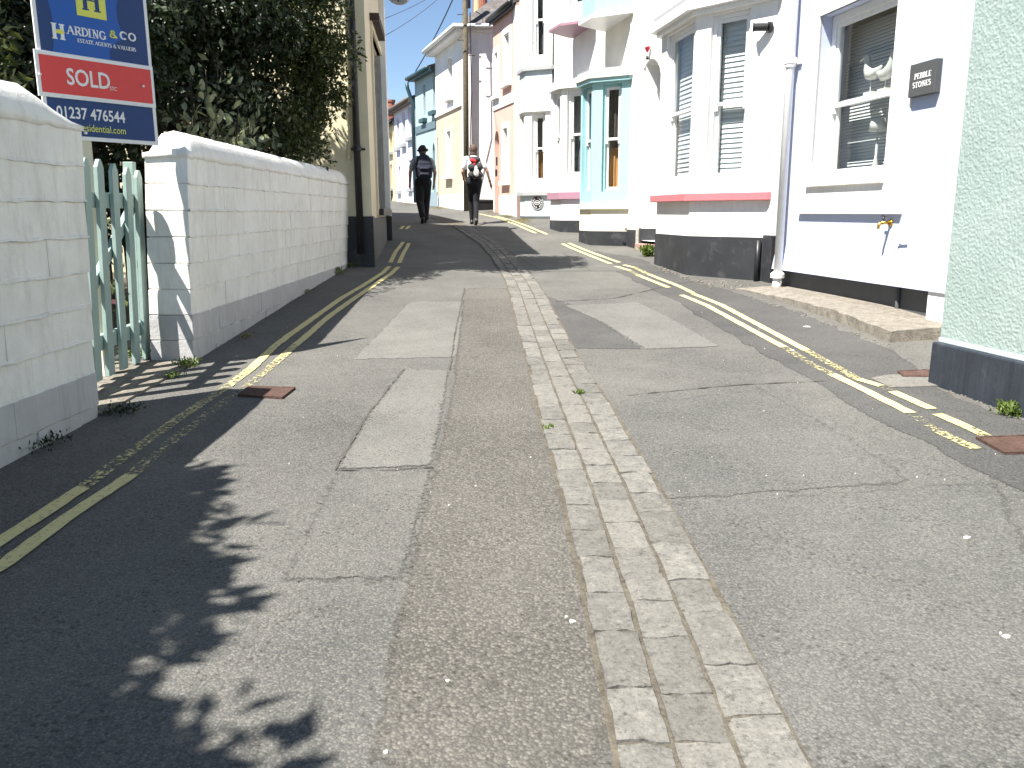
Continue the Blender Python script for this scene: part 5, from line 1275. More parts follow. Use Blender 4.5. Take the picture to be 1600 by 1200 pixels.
# ------------------------------------------------------------------ R8: white house whose gable faces down the street
f8 = FR((-1.15, 22.62), (-.325, 1)); L8 = f8.s(687, 322)
h8 = thing('terraced_house', 'tall white corner house with a peach ground floor, its white gable facing down the street', 'house', (-1.6, 24, 1.3))
ze8 = row_z(-1.15, 22.62, 44)
w8 = [opx(f8, 704, 88, 711, 150), opx(f8, 701, 203, 708, 272)]
dr = opx(f8, 684, 212, 688.5, 300, .2); dr = (dr[0], min(dr[1], L8-.06), 1.4, dr[3], .2)
zb8 = f8.z(705, 172); z8p = f8.z(705, 303)
shell(h8, f8, 0, L8, .9, ze8, [w8[0]], M['white'], deep=4.6) if False else None
m = MB(); facade(m, f8, 0, L8, zb8, ze8, [w8[0]]); DP = 4.4
G = [f8.p(0,0,0).xy, V2(3.1, 22.70), None, f8.p(L8,0,0).xy]; G[2] = G[1] + (G[3]-G[0]); u3 = lambda v, z: Vector((v.x, v.y, z))
fg8 = FR(G[0], G[1]-G[0], (.02, -1))       # the gable wall, which is not square to the street front
for i in (0, 1, 2): m.quad(u3(G[i], .9), u3(G[i+1], .9), u3(G[i+1], ze8), u3(G[i], ze8))
m.build('wall', M['white'], h8)
m = MB(); facade(m, f8, .55, L8, z8p, zb8, [w8[1], (dr[0], dr[1], z8p, dr[3], .2)]); arch(m, f8, dr[0], dr[1], dr[3]-.35, dr[3], .2); m.build('ground_floor_wall', M['peach'], h8)
m = MB(); facade(m, f8, 0, .55, .9, zb8, []); facade(m, f8, .55, dr[0], .9, z8p, [], .012); facade(m, f8, dr[1], L8, .9, z8p, [], .012); m.build('plinth', M['white'], h8)
m = MB(); m.box(f8, .5, L8, -.1, .05, zb8-.04, zb8+.04); m.build('string_course', M['white'], h8)
for o in w8: deep_window(h8, f8, o); sill(h8, f8, o[0]-.12, o[1]+.12, o[2]-.01, M['white'], .14, .12)
m = MB(); o = w8[1]; m.box(f8, o[0]-.1, o[0], -.05, .015, o[2], o[3]+.1); m.box(f8, o[1], o[1]+.1, -.05, .015, o[2], o[3]+.1); m.build('window_surround', M['white'], h8)
door(h8, f8, dr[0]+.002, dr[1]-.002, 1.4, dr[3]-.02, -.19, M['gloss'])
# hipped roof, boxed white eaves on both visible sides
m = MB(); ov = .28; zr = ze8 + 1.75
LG = (G[1]-G[0]).length; s8 = (G[3]-G[0]).normalized()*.05
q0 = G[0] - f8.a*.10 + f8.n*.28; q1 = G[1] - f8.a*.10; q2 = G[2] + s8; q3 = G[3] + s8 + f8.n*.28
mid = (G[0]+G[1])/2; c1, c2 = u3(mid + f8.a*1.7, zr), u3((G[2]+G[3])/2 - f8.a*.3, zr); B = [u3(q0, ze8+.03), u3(q3, ze8+.03), u3(q2, ze8+.03), u3(q1, ze8+.03)]
m.quad(B[0], B[1], c2, c1); m.quad(B[1], B[2], c2); m.quad(B[2], B[3], c1, c2); m.quad(B[3], B[0], c1); m.quad(*B); rf8 = m.build('roof', M['slate'], h8)
m = MB(); m.box(f8, -.09, L8+.04, .001, ov-.02, ze8-.10, ze8+.02); m.box(fg8, 0, LG, .001, .08, ze8-.10, ze8+.02)
m.build('soffit', M['white'], h8)
m = MB(); zg = ze8+.03; m.tube([f8.p(-.14, ov+.05, zg), f8.p(L8+.04, ov+.05, zg)], .06, 8); m.tube([f8.p(-.14, ov+.05, zg), fg8.p(LG, .14, zg)], .05, 8); m.build('gutter', M['gloss'], h8, smooth=True)
ch = at_y(745, 30, 24.6); cf = FR((ch.x, ch.y), (-.325, 1)); m = MB(); m.box(cf, -.2, .9, -.55, .0, ze8+.1, ze8+.66); m.box(cf, -.25, .95, -.6, .05, ze8+.66, ze8+.74); chm = m.build('chimney', M['palepot'], rf8)
for a, b, r_, mt in ((.0, -.28, .13, 'terracotta'), (.45, -.25, .12, 'palepot'), (.75, -.32, .14, 'terracotta')):
    m = MB(); m.lathe(cf.p(a, b, ze8+.74), [(r_*1.1,0), (r_,.1), (r_*.85,.62), (r_*1.05,.66), (r_*1.05,.75)], 12); m.build('chimney_pot', M[mt], rf8)
# ------------------------------------------------------------------ R9: mint house, R10: lavender-white house, R11: yellow cottage
f9 = FR((-2.262, 26.08), (-.40, 1)); L9 = f9.s(655.5, 318); ze9 = row_z(f9.p(L9,0,0).x, f9.p(L9,0,0).y, 122)
h9 = thing('terraced_house', 'mint green house with a dark teal gutter, downpipe and band', 'house', (-2.7, 27.2, 1.45))
w9 = [opx(f9, 665, 130, 669, 184), opx(f9, 680, 104, 684.3, 172)]; dr = opx(f9, 679.5, 222, 683, 300, .2); dr = (dr[0], dr[1], 1.5, dr[3], .2); zb9 = f9.z(669, 198)
shell(h9, f9, 0, L9, 1.0, ze9, w9+[dr], M['mint'], extra=lambda m: arch(m, f9, dr[0], dr[1], dr[3]-.3, dr[3], .2))
for o in w9: deep_window(h9, f9, o, M['paleblue']); sill(h9, f9, o[0]-.12, o[1]+.12, o[2]-.01, M['darkteal'], .14, .12)
m = MB(); m.box(f9, 0, L9, -.05, .035, zb9-.11, zb9+.11); m.build('band_course', plain('slate_blue_band_paint', (.12,.18,.21), .6), h9)
m = MB(); m.box(f9, .0, L9, -.05, .02, 1.0, f9.z(669, 300)); m.build('plinth', plain('blue_grey_plinth_paint', (.25,.32,.36), .6), h9)
door(h9, f9, dr[0]+.002, dr[1]-.002, 1.5, dr[3]-.02, -.19, M['darkteal'])
gable_roof(h9, f9, 0, L9, ze9, over=.2, rise=.8, gutter=M['darkteal'])
m = MB(); m.tube([f9.p(L9+.02, .26, ze9-.14), f9.p(L9+.02, .24, ze9-.3), f9.p(L9+.02, .08, ze9-.75), f9.p(L9+.02, .08, 1.55)], .06, 8); m.build('downpipe', M['darkteal'], h9, smooth=True)
f10 = FR((-3.19, 28.4), (-.34, 1)); L10 = f10.s(622, 313); ze10 = row_z(f10.p(L10,0,0).x, f10.p(L10,0,0).y, 172)
h10 = thing('terraced_house', 'lavender white terrace with three upper windows beyond the mint house', 'house', (-3.8, 30, 1.55))
w10 = [opx(f10, 641, 163, 646.5, 213), opx(f10, 632, 172, 637, 223), opx(f10, 623.5, 182, 627.5, 229), opx(f10, 642, 248, 647, 292), opx(f10, 625.5, 258, 629, 296)]
shell(h10, f10, 0, L10, 1.2, ze10, w10, M['lilacwhite'])
for o in w10: deep_window(h10, f10, o, M['lilacwhite']); sill(h10, f10, o[0]-.1, o[1]+.1, o[2]-.01, M['greysill'], .12, .12)
m = MB(); m.box(f10, 0, L10, -.05, .02, 1.2, f10.z(640, 300)); m.build('plinth', M['white'], h10)
gable_roof(h10, f10, 0, L10, ze10, over=.18, rise=.8, gutter=plain('weathered_gutter', (.16,.13,.11), .8))
f11 = FR(f10.p(L10+.05, .05, 0).xy, (-.36, 1)); p11 = f11.p(0,0,0); ze11 = row_z(p11.x, p11.y, 188)
h11 = thing('terraced_house', 'small soft yellow cottage at the far end with one terracotta chimney pot', 'house', (p11.x, p11.y+1, 1.7))
w11 = [opx(f11, 612.5, 205, 616, 236), opx(f11, 612.5, 255, 616, 292)]
shell(h11, f11, 0, 6, 1.3, ze11, w11, M['yellow2'])
for o in w11: small_window(h11, f11, o[0]+.002, o[1]-.002, o[2]+.002, o[3]-.002, -.13); sill(h11, f11, o[0]-.1, o[1]+.1, o[2]-.01, M['greysill'], .12, .1)
rf = gable_roof(h11, f11, 0, 6, ze11, over=.18, rise=1.2, gutter=M['blackmetal'])
q = at_y(615, 168, p11.y+1.2); m = MB(); m.lathe(Vector((q.x, q.y, ze11-.2)), [(.3,0), (.3,.55), (.34,.56), (.34,.65), (.16,.66), (.14,1.0), (.17,1.02), (.17,1.1)], 10); m.build('chimney', M['terracotta'], rf)

# ------------------------------------------------------------------ left: yellow house beyond the wall
KY = V2(-1.852, 11.02); fy = FR(KY, (-.09, 1), (1, .09)); fyg = FR(KY, (-1, -.09), (.09, -1))
hy = thing('yellow_house', 'pale yellow house with a lit gable, black plinth and black downpipe at left', 'house', (-2.0, 12, .55))
LY = fy.s(606, 372); zyp = row_z(-1.852, 11.02, 336); ZY = 5.25
oy = [(fy.s(588, 200), fy.s(602, 200), 1.05, 3.05, .22), (fy.s(587.5, 20), fy.s(601, 20), 4.0, 5.0, .2)]
za = fy.z(586, 40); 
oy[0] = (oy[0][0], oy[0][1], fy.z(596, 325), fy.z(594, 72), .22)
def gy(m):
    pass
m = MB(); facade(m, fy, .28, LY, .3, ZY, [oy[0]]); facade(m, fy, 0, .28, .3, ZY, [], .03)
m.quad(fy.p(.28,0,.3), fy.p(.28,.03,.3), fy.p(.28,.03,ZY), fy.p(.28,0,ZY)); m.quad(fy.p(LY,0,.3), fy.p(LY,0,ZY), fy.p(LY,-5,ZY), fy.p(LY,-5,.3)); m.build('street_wall', M['tan'], hy)
m = MB(); m.quad(fyg.p(-.03,0,.3), fyg.p(5,0,.3), fyg.p(5,0,ZY), fyg.p(2.5,0,ZY+2.2), fyg.p(-.03,0,ZY)); m.quad(fyg.p(5,0,.3), fyg.p(5,-LY,.3), fyg.p(5,-LY,ZY), fyg.p(5,0,ZY)); m.build('gable_wall', M['yellow'], hy)
m = MB(); m.box(fyg, -.045, .9, -.2, .02, .2, zyp); m.box(fy, .0, .29, -.1, .042, .2, zyp-.002); m.build('plinth', M['blackp'], hy, bevel=.004)
m = MB(); m.box(fy, .292, LY, -.1, .012, .2, fy.z(592, 338)); m.build('wall_base', M['greyp'], hy)
m = MB(); m.box(fy, LY, LY+.3, -.3, .085, .3, ZY); m.build('far_pilaster', M['white'], hy); m = MB(); m.box(fy, LY-.004, LY+.31, -.3, .10, .2, fy.z(604, 336)); m.build('pilaster_plinth', M['blackp'], hy)  # pilaster coloured white to stand in for sunlight on its near face
o = oy[0]; m = MB(); m.ring(fy, o[0]+.003, o[1]-.003, o[2]+.003, o[3]-.003, .09, -.2, -.10); m.box(fy, (o[0]+o[1])/2-.04, (o[0]+o[1])/2+.04, -.18, -.11, o[2]+.1, o[3]-.1); wy = m.build('window', M['gloss'], hy)
m = MB(); m.quad(fy.p(o[0]+.09,-.16,o[2]+.09), fy.p(o[1]-.09,-.16,o[2]+.09), fy.p(o[1]-.09,-.16,o[3]-.09), fy.p(o[0]+.09,-.16,o[3]-.09)); m.build('pane', M['glass'], wy)
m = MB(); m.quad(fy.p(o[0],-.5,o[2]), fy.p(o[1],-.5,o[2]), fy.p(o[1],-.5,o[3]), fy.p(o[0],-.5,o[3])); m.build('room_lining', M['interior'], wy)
m = MB(); m.box(fy, o[0]-.04, o[1]+.04, -.2, .10, o[2]-.09, o[2]); m.build('sill', M['blackmetal'], hy)
m = MB(); sA, sB = fy.s(593.5, 22, .1), fy.s(603, 50, .1); zA = fy.z(597, 36, .1); m.box(fy, min(sA,sB), max(sA,sB), .001, .13, zA-.05, zA+.05); m.build('upper_sill', plain('sill_shadow_brown', (.05,.03,.025), .7), hy)  # dark brown colour paints in the shadow under an upper window sill
m = MB()
for s_ in (o[0]-.09, o[1]): m.box(fy, s_, s_+.09, -.05, .03, o[2]-.09, o[3]+.10)
m.box(fy, o[0], o[1], -.05, .03, o[3], o[3]+.10); m.build('window_surround', M['tan'], hy)
m = MB(); fye = fyg; rY = 2.2; t_ = .1
for d0, d1 in ((.25, -2.5), (-5.25, -2.5)):
    k = rY/2.5; za_ = ZY - k*.25 + .02; zb_ = ZY + rY + .02
    m.hexa([fy.p(-.12,d0,za_), fy.p(LY+.4,d0,za_), fy.p(LY+.4,d1,zb_), fy.p(-.12,d1,zb_)], [fy.p(-.12,d0,za_+t_), fy.p(LY+.4,d0,za_+t_), fy.p(LY+.4,d1,zb_+t_), fy.p(-.12,d1,zb_+t_)])
m.build('roof', M['slate'], hy)
sp_ = fyg.s(560, 200, .07); m = MB(); m.tube([fyg.p(sp_, .075, ZY), fyg.p(sp_, .075, .72)], .045, 10); dpy = m.build('downpipe', M['blackmetal'], hy, smooth=True)
for zz in (fyg.z(560, 85, .07), fyg.z(566, 235, .07)):
    m = MB(); m.lathe(fyg.p(sp_, .075, zz), [(.046,0), (.058,.01), (.058,.07), (.046,.08)], 12); m.box(fyg, sp_-.1, sp_+.1, .0, .02, zz+.02, zz+.05); m.build('pipe_collar', M['blackmetal'], dpy)
sp_ = fyg.s(546, 100, .02); m = MB(); m.tube([fyg.p(sp_, .03, ZY), fyg.p(sp_, .03, 2.2), fyg.p(sp_+.02, .03, 1.9)], .022, 8); m.build('cable_pipe', M['yellow'], hy, smooth=True)
ds = fy.p(LY+.15, .30, row_z(fy.p(LY+.15,.3,0).x, fy.p(LY+.15,.3,0).y, -14))
dh = thing('satellite_dish', 'grey satellite dish fixed high on the far end of the yellow house', 'dish', ds)
m = MB(); dv = Vector((.35, -.9, .25)).normalized(); xx = dv.cross(Vector((0,0,1))).normalized(); yy = xx.cross(dv); rows = []
for k in range(7):
    r_ = .235*k/6
    for j in range(18): a = 2*math.pi*j/18; m.v.append(ds + (xx*math.cos(a) + yy*math.sin(a)*1.08)*r_ + dv*(r_*r_*1.1))
for k in range(6):
    for j in range(18): a = k*18+j; b = k*18+(j+1) % 18; m.f.append((a, b, b+18, a+18))
do = m.build('reflector', plain('grey_beige_dish', (.36,.33,.29), .5), dh, smooth=True); so_ = do.modifiers.new('thickness', 'SOLIDIFY'); so_.thickness = .012
m = MB(); m.tube([fy.p(LY+.15, .08, ds.z-.05), ds - dv*.01], .015, 6); m.tube([ds + yy*-.2, ds + dv*.25 + yy*-.12], .008, 6); m.build('arm', M['blackmetal'], dh)

fn = FR((-2.95, 16.4), (-.30, 1), (1, .30)); hn = thing('terraced_house', 'cream cottage hidden behind the yellow house whose roof shades the road', 'house', (-3.2, 18, .9))
mm = MB(); facade(mm, fn, 0, 4.2, .4, 4.9, [(1.2, 2.1, 1.9, 3.1, .15), (2.9, 3.6, 1.0, 3.0, .15)])
for s in (0, 4.2): mm.quad(fn.p(s,0,.4), fn.p(s,0,4.9), fn.p(s,-2.2,6.0), fn.p(s,-4.4,4.9), fn.p(s,-4.4,.4))
mm.build('wall', M['cream'], hn); small_window(hn, fn, 1.202, 2.098, 1.902, 3.098, -.13); door(hn, fn, 2.902, 3.598, 1.0, 2.99, -.13, M['gloss'])
mm = MB()
for d0, d1 in ((.2, -2.2), (-4.6, -2.2)): mm.hexa([fn.p(-.1,d0,4.82), fn.p(4.3,d0,4.82), fn.p(4.3,d1,6.02), fn.p(-.1,d1,6.02)], [fn.p(-.1,d0,4.92), fn.p(4.3,d0,4.92), fn.p(4.3,d1,6.12), fn.p(-.1,d1,6.12)])
mm.build('roof', M['slate'], hn)

# ------------------------------------------------------------------ pole and cables
pb_ = V2(-1.19, 22.42); pz = g(pb_.x, pb_.y)
po = thing('utility_pole', 'weathered wooden utility pole with step irons in front of the white gable', 'pole', (pb_.x, pb_.y, pz))
m = MB(); tp_ = at_y(732, -70, 22.38); m.tube([Vector((pb_.x, pb_.y, pz-.3)), tp_], [.075, .066], 12); m.build('pole_shaft', M['polewood'], po, smooth=True)
for k, py in enumerate((22, 40, 62, 86)):
    c = at_y(733, py, 22.22); m = MB(); m.tube([c + Vector((.06*(1 if k % 2 else -1), 0, 0)), c + Vector((.22*(1 if k % 2 else -1), 0, .0))], .011, 6); m.build('step_iron', M['blackmetal'], po)
c = at_y(737, 12, 22.15); m = MB(); m.tube([c, c + Vector((0,0,.5))], .055, 8); m.tube([c+Vector((.04,0,-.1)), c+Vector((.05,.0,-2.0)), Vector((pb_.x+.095, pb_.y-.03, pz+1))], .014, 6); m.build('cable_box', M['blackmetal'], po)
def cable(a, b, sag, label, r=.012):
    pts = [a.lerp(b, k/12) - Vector((0,0,sag*4*(k/12)*(1-k/12))) for k in range(13)]
    o = MB().tube(pts, r, 6).build('overhead_cable', M['wire'], None, smooth=True, origin=tuple(a)); tag(o, label, 'cable', 'overhead cables')
top = at_y(732, -45, 22.38)
e1 = f9.p(L9*.62, .2, ze9+.1); cable(top, e1, .12, 'thick overhead cable running from the pole down to the mint house eaves', .018)
e2 = fy.p(LY+.31, .05, row_z(fy.p(LY+.31,0,0).x, fy.p(LY+.31,0,0).y, 28)); cable(top, e2, .1, 'upper thin overhead cable crossing the sky to the yellow house', .005)
e3 = fy.p(LY+.31, .05, row_z(fy.p(LY+.31,0,0).x, fy.p(LY+.31,0,0).y, 55)); cable(top, e3, .12, 'lower thin overhead cable crossing the sky to the yellow house', .005)

# ------------------------------------------------------------------ black box by the gable
c = gnd(757, 329); fbx = FR((c.x-.3, c.y+.25), (1, .3), (.3, -1))
bx = thing('storage_box', 'low black box with a lid standing at the foot of the white gable', 'box', (c.x, c.y, c.z))
m = MB(); zb_ = g(c.x, c.y); m.box(fbx, .0, .62, -.3, .0, zb_-.05, zb_+.24); m.build('box_body', M['blackmetal'], bx, bevel=.01)
m = MB(); m.hexa([fbx.p(-.03,-.32,zb_+.242), fbx.p(.65,-.32,zb_+.242), fbx.p(.65,.02,zb_+.242), fbx.p(-.03,.02,zb_+.242)], [fbx.p(.05,-.3,zb_+.33), fbx.p(.58,-.3,zb_+.31), fbx.p(.62,.0,zb_+.29), fbx.p(.0,.0,zb_+.29)]); m.build('lid', M['blackmetal'], bx, bevel=.01)

# ------------------------------------------------------------------ two walkers going up the street, seen from behind
def capsule(m, p0, p1, r0, r1, n=12, sc=None):
    p0, p1 = Vector(p0), Vector(p1); ax = p1 - p0; L = ax.length
    if L < 1e-6: ax = Vector((0,0,1)); L = 1e-6
    t = ax.normalized(); u = t.cross(Vector((0,1,0)) if abs(t.y) < .9 else Vector((1,0,0))).normalized(); w = t.cross(u)
    rows = [(-r0*math.cos(a), r0*math.sin(a)) for a in (.05, .55, 1.05)] + [(0, r0), (L, r1)] + [(L + r1*math.cos(a), r1*math.sin(a)) for a in (1.05, .55, .05)]
    i0 = len(m.v)
    for h, r in rows:
        for j in range(n): a = 2*math.pi*j/n; m.v.append(p0 + t*h + (u*math.cos(a) + w*math.sin(a))*r)
    k_ = len(rows)
    for k in range(k_-1):
        for j in range(n): a = i0+k*n+j; b = i0+k*n+(j+1) % n; m.f.append((a, b, b+n, a+n))
    m.f.append(tuple(i0+n-1-j for j in range(n))); m.f.append(tuple(i0+(k_-1)*n+j for j in range(n)))
def blob(name, shapes, mat, parent, T, voxel=.012, smooth=6):
    """fuses capsules (p0,p1,r0,r1) and ellipsoids ('e',c,rx,ry,rz) into one continuous skin"""
    m = MB()
    for s in shapes:
        if s[0] == 'e': m.ell(s[1], s[2], s[3], s[4], 14, 10)
        else: capsule(m, *s)
    me = bpy.data.meshes.new(name); me.from_pydata([tuple(v) for v in m.v], [], m.f); me.update()
    o = bpy.data.objects.new(name, me); COL.objects.link(o)
    r = o.modifiers.new('remesh', 'REMESH'); r.mode = 'VOXEL'; r.voxel_size = voxel
    if smooth: s_ = o.modifiers.new('smooth', 'SMOOTH'); s_.iterations = smooth; s_.factor = .5
    dg = bpy.context.evaluated_depsgraph_get(); me2 = bpy.data.meshes.new_from_object(o.evaluated_get(dg)); bpy.data.objects.remove(o)
    me2.transform(T); org = Vector(_org(parent)) if parent is not None else T.translation
    me2.transform(Matrix.Translation(-org)); me2.name = name; me2.materials.clear(); me2.materials.append(mat)
    for p in me2.polygons: p.use_smooth = True
    o = bpy.data.objects.new(name, me2); COL.objects.link(o)
    if parent is not None: o.parent = parent
    else: o.location = org; o['_o'] = tuple(org)
    return o
def mirror(p, s): return (p[0]*s, p[1], p[2])
def hand(wr, d, side):
    """palm, four unequal curled fingers and a thumb from the palm's side"""
    wr = Vector(wr); d = Vector(d).normalized(); fw = Vector((0, 1, 0)); fw = (fw - d*fw.dot(d)).normalized(); inn = d.cross(fw)*side
    out = [(wr, wr + d*.075, .026, .034)]; k = wr + d*.085
    for i, (o_, l) in enumerate(((-.028, .058), (-.010, .068), (.009, .064), (.027, .05))):
        b = k + fw*(-o_); m1 = b + d*l*.55 + inn*.006; e = m1 + d*l*.42 + inn*.022; out += [(b, m1, .0095, .009), (m1, e, .009, .0075)]
    tb = wr + d*.03 + fw*.03; tm = tb + d*.03 + fw*.022; out += [(tb, tm, .012, .0105), (tm, tm + d*.03 + fw*.004 + inn*.008, .0105, .008)]
    return out
def walker(name, label, pos, head_rz, H, J, mats, female):
    T = Matrix.Translation(pos) @ Matrix.Rotation(head_rz, 4, 'Z') @ Matrix.Scale(H, 4)
    t = thing(name, label, 'person', tuple(pos)); sk = []
    pel, ch, nk, hd = Vector((0,0,.95)), Vector((0,.0,1.27)), Vector((0,.0,1.46)), Vector(J['head'])
    wS = .165 if female else .19; wH = .085 if female else .08
    sk += [(pel, ch, .12, .135), (ch, (0,0,1.36), .13, .10), ((-wS,0,1.40), (wS,0,1.40), .055, .055), ((0,0,1.38), hd - Vector((0,0,.06)), .058, .052)]
    sk += [('e', hd, .075, .095, .112), ((hd.x, hd.y+.09, hd.z-.01), (hd.x, hd.y+.108, hd.z-.025), .014, .016), ('e', hd + Vector((0,.04,-.07)), .055, .05, .045)]
    for s in (-1, 1): sk.append(('e', hd + Vector((s*.078, -.005, -.01)), .012, .022, .032))
    A = {}
    for s, k in ((-1, 'l'), (1, 'r')):
        sh = Vector((s*wS, 0, 1.39)); el = Vector(J[k+'_elbow']); wr = Vector(J[k+'_wrist']); A[k] = (sh, el, wr)
        f = .85 if female else 1.0
        sk += [(sh, el, .05*f, .042*f), (el, wr, .041*f, .027*f)] + hand(wr, wr-el, -s)
        hp = Vector((s*wH, 0, .92)); kn = Vector(J[k+'_knee']); an = Vector(J[k+'_ankle']); A['leg'+k] = (hp, kn, an)
        sk += [(hp, kn, .085, .055), (kn, kn.lerp(an, .35), .054, .056), (kn.lerp(an, .35), an, .056, .036)]
    blob('body', sk, M['skin'], t, T, .0085, 4)
    for s in (-1, 1):
        MB().ell(T @ (hd + Vector((s*.03, .086, .012))), .012, .010, .010, 8, 6).build('eye', M['gloss'], t, smooth=True)
    # trousers
    tr = [((-wH*.6,-.015,.93), (wH*.6,-.015,.93), .135, .135), ((0,0,.97), (0,0,1.02), .138, .136)]
    for k in 'lr':
        hp, kn, an = A['leg'+k]; q = an + (kn-an)*.05; tr += [(hp, kn, .118 if not female else .105, .092 if not female else .068), (kn, q, .09 if not female else .066, .072 if not female else .048)]
        if female: tr.append(('e', hp + Vector((0,-.06,.0)), .088, .075, .095))
    blob('trousers', tr, mats['legs'], t, T, .012, 5)
    # shirt with short sleeves
    st = [((0,0,1.02), ch, .142, .158), (ch, (0,0,1.38), .152, .115), ((-wS,0,1.395), (wS,0,1.395), .068, .068), ((0,0,.96), (0,0,1.02), .142, .142)]
    for k in 'lr': sh, el, wr = A[k]; st.append((sh, sh.lerp(el, .62), .07, .064))
    blob('shirt', st, mats['top'], t, T, .012, 5)
    for k in 'lr':
        hp, kn, an = A['leg'+k]; fd = Vector((0, .17, -.045 if an.z < .12 else -.10)); lo = an + Vector((0,-.02,-.045))
        blob('shoe', [(lo, lo + fd*.9, .045, .036), (an + Vector((0,0,-.01)), lo, .046, .045)], mats['shoe'], t, T, .01, 3)
    return t, T, hd
zg_ = g(-1.83, 17.7)
J = dict(head=(0, .03, 1.60), l_elbow=(-.295, -.05, 1.14), l_wrist=(-.30, .06, .89), r_elbow=(.27, -.02, 1.13), r_wrist=(.255, .10, .88),
         l_knee=(-.085, .02, .49), l_ankle=(-.06, -.24, .15), r_knee=(.075, .16, .51), r_ankle=(.045, .16, .085))
pm = Vector((-1.83, 17.7, zg_))
man, Tm, hd = walker('person', 'person in dark hat and grey shirt walking uphill with a navy backpack', pm, R(12), .915, J, dict(legs=M['darkcloth'], top=M['greycloth'], shoe=M['blackmetal']), False)
blob('hat', [('e', hd + Vector((0,-.005,.035)), .102, .116, .088), ('e', hd + Vector((.01,-.01,.095)), .07, .085, .045), ('e', hd + Vector((0,-.01,.012)), .132, .14, .03), ('e', hd + Vector((.05,-.03,.03)), .09, .10, .03)], M['hat'], man, Tm, .01, 3)
blob('hair', [('e', hd + Vector((0,-.02,-.01)), .084, .095, .10)], M['hair'], man, Tm, .01, 3)
bp = thing('backpack', 'large navy backpack worn by the walker in the dark hat', 'backpack', tuple(Tm @ Vector((0,-.2,1.0))))
blob('pack_body', [((-.10,-.21,1.06), (.10,-.21,1.06), .09, .09), ((-.11,-.22,1.22), (.11,-.22,1.22), .10, .10), ((-.08,-.20,1.40), (.08,-.20,1.40), .085, .085), ((-.05,-.19,1.47), (.05,-.19,1.47), .055, .055), ((-.10,-.215,1.14), (.10,-.215,1.14), .097, .097), ((-.095,-.21,1.31), (.095,-.21,1.31), .094, .094)], M['navycloth'], bp, Tm, .011, 14)
blob('front_pocket', [((-.07,-.30,1.08), (.07,-.30,1.08), .045, .045), ((-.07,-.31,1.2), (.07,-.31,1.2), .04, .04)], M['navycloth'], bp, Tm, .01, 4)
for s in (-1, 1): m = MB(); m.tube([Tm @ Vector(q) for q in ((s*.11,-.13,1.46), (s*.125,-.02,1.485), (s*.13,.10,1.42), (s*.13,.15,1.30), (s*.15,.06,1.12), (s*.13,-.13,1.06))], .018, 6); m.build('strap', M['navycloth'], bp, smooth=True)
m = MB(); m.tube([Tm @ Vector(q) for q in ((-.03,-.2,1.51), (0,-.2,1.55), (.03,-.2,1.51))], .008, 6); m.build('handle', M['navycloth'], bp, smooth=True)
J = dict(head=(.0, .04, 1.585), l_elbow=(-.245, .00, 1.13), l_wrist=(-.20, .19, 1.02), r_elbow=(.285, -.03, 1.15), r_wrist=(.365, .03, .90),
         l_knee=(-.05, .16, .52), l_ankle=(-.03, .20, .10), r_knee=(.045, .02, .50), r_ankle=(.02, -.16, .13))
pw = Vector((-.76, 17.35, g(-.76, 17.35)))
wo_, Tw, hd = walker('person', 'person with short brown hair, white top and black leggings walking uphill', pw, R(10), .94, J, dict(legs=M['darkcloth'], top=M['whitecloth'], shoe=M['blackmetal']), True)
blob('hair', [('e', hd + Vector((0,-.02,.015)), .094, .108, .118), ('e', hd + Vector((0,-.055,-.08)), .082, .06, .085)], M['hair'], wo_, Tw, .01, 4)
m = MB(); q0, q1 = Vector(J['r_elbow']), Vector(J['r_wrist']); c = q0.lerp(q1, .86); d_ = (q1-q0).normalized(); m.tube([Tw @ (c - d_*.012), Tw @ (c + d_*.012)], .031, 12); m.build('wristband', M['redcloth'], wo_)
bp = thing('backpack', 'grey backpack with red top pocket and white pouch worn by the walker in white', 'backpack', tuple(Tw @ Vector((0,-.2,1.0))))
blob('pack_body', [((-.07,-.19,1.06), (.09,-.19,1.06), .085, .085), ((-.07,-.20,1.22), (.09,-.20,1.22), .085, .085), ((-.05,-.18,1.38), (.06,-.18,1.38), .065, .065)], M['packgrey'], bp, Tw, .011, 6)
blob('top_pocket', [((-.07,-.235,1.36), (-.01,-.245,1.34), .045, .04), ((-.03,-.25,1.28), (-.01,-.25,1.28), .025, .025)], M['redcloth'], bp, Tw, .009, 4)
blob('white_pouch', [('e', Vector((.02,-.285,1.10)), .062, .028, .085), ('e', Vector((.015,-.28,1.19)), .035, .02, .06)], M['whitecloth'], bp, Tw, .009, 4)
m = MB(); m.tube([Tw @ Vector((.02 + .024*math.cos(a), -.318 + .012*abs(math.sin(a)), 1.11 + .03*math.sin(a))) for a in np.linspace(.4, 5.2, 10)], .005, 5); m.build('pouch_mark', M['redcloth'], bp)
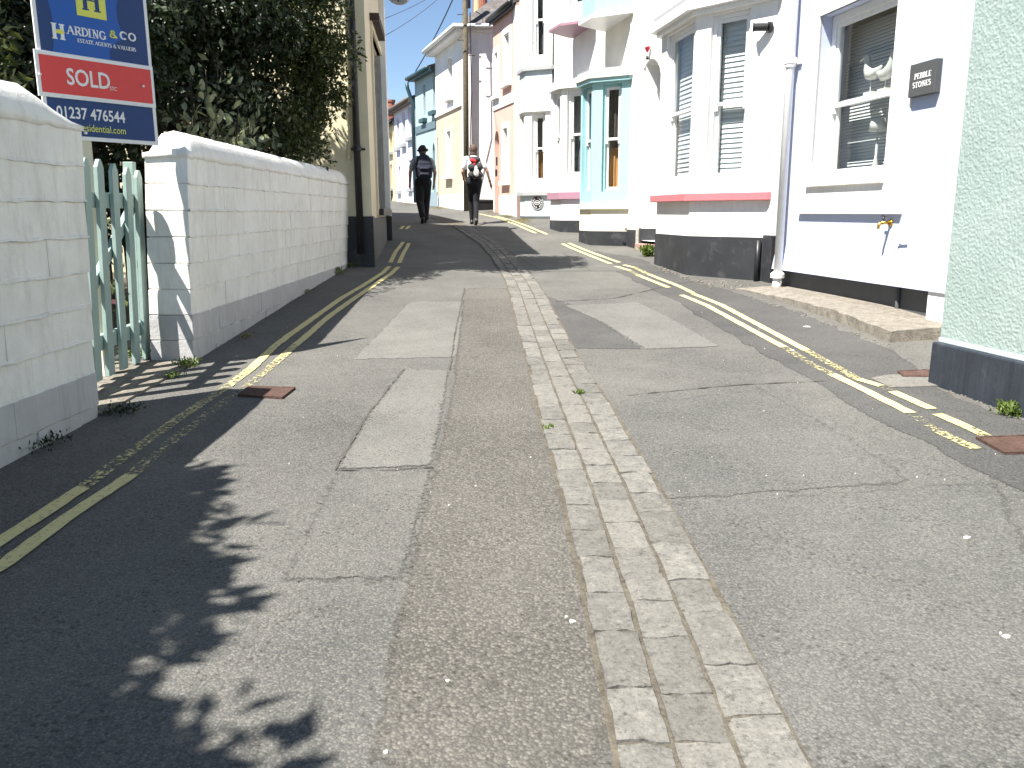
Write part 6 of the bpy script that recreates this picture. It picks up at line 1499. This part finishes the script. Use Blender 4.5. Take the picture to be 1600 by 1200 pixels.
for s in (-1, 1): m = MB(); m.tube([Tw @ Vector(q) for q in ((s*.085,-.13,1.41), (s*.10,-.02,1.465), (s*.105,.10,1.40), (s*.11,.13,1.28), (s*.13,.05,1.12), (s*.11,-.13,1.06))], .016, 6); m.build('strap', M['packgrey'], bp, smooth=True)

# ------------------------------------------------------------------ small marks on the road: droppings, paint flecks, dropped leaves
m = MB()
def fleck(px, py, r, n=7):
    p = gnd(px, py); pts = []
    for k in range(n): a = 2*math.pi*k/n; q = r*random.uniform(.5, 1.25); x, y = p.x + q*math.cos(a), p.y + q*math.sin(a)*.8; pts.append(Vector((x, y, rz(x, y) + .0058)))
    m.hexa([q - Vector((0,0,.006)) for q in pts], pts)
for px, py, r in ((1052,820,.013), (1044,816,.007), (890,974,.012), (882,966,.005), (1508,847,.012), (1568,1003,.010), (1560,998,.005), (1238,552,.02), (1262,515,.03), (1345,520,.02), (695,1065,.006), (598,1175,.006), (700,790,.005), (742,760,.005), (828,716,.005)): fleck(px, py, r)
for _ in range(50):
    px = random.choice([random.uniform(1180, 1600), random.uniform(850, 1250), random.uniform(300, 620), random.uniform(440, 1500)]); py = random.uniform(420, 800) if px < 1180 else random.uniform(500, 790)
    fleck(px, py, random.uniform(.0015, .0045), 5)
o = m.build('litter', plain('chalky_white_fleck', (.62,.60,.55), .8), None, origin=(0,0,0), kind='stuff')
# rubble line of broken mortar along the foot of the bay and kerb
m = MB()
def chip(px, py, r):
    p = gnd(px, py); p.z = g(p.x, p.y) + r*.2; m.ell(p, r*random.uniform(.7,1.4), r*random.uniform(.7,1.4), r*.5, 5, 3)
for _ in range(150):
    u = random.random(); a, b = random.choice([((1030,418), (1080,436)), ((1075,436), (1195,448)), ((1075,438), (1160,452)), ((1100,445), (1190,455))]); chip(a[0]+(b[0]-a[0])*u, a[1]+(b[1]-a[1])*u + random.uniform(-1, 6), random.uniform(.006, .022))
for _ in range(90):
    u = random.random(); chip(1160 + 232*u, 458 + 86*u + random.uniform(0, 7), random.uniform(.004, .014))
for _ in range(90):
    u = random.random(); chip(1478 + 140*u, 612 + 52*u + random.uniform(0, 8), random.uniform(.003, .012))
m.build('gravel', M['slab'], None, origin=(0,0,0), kind='stuff')
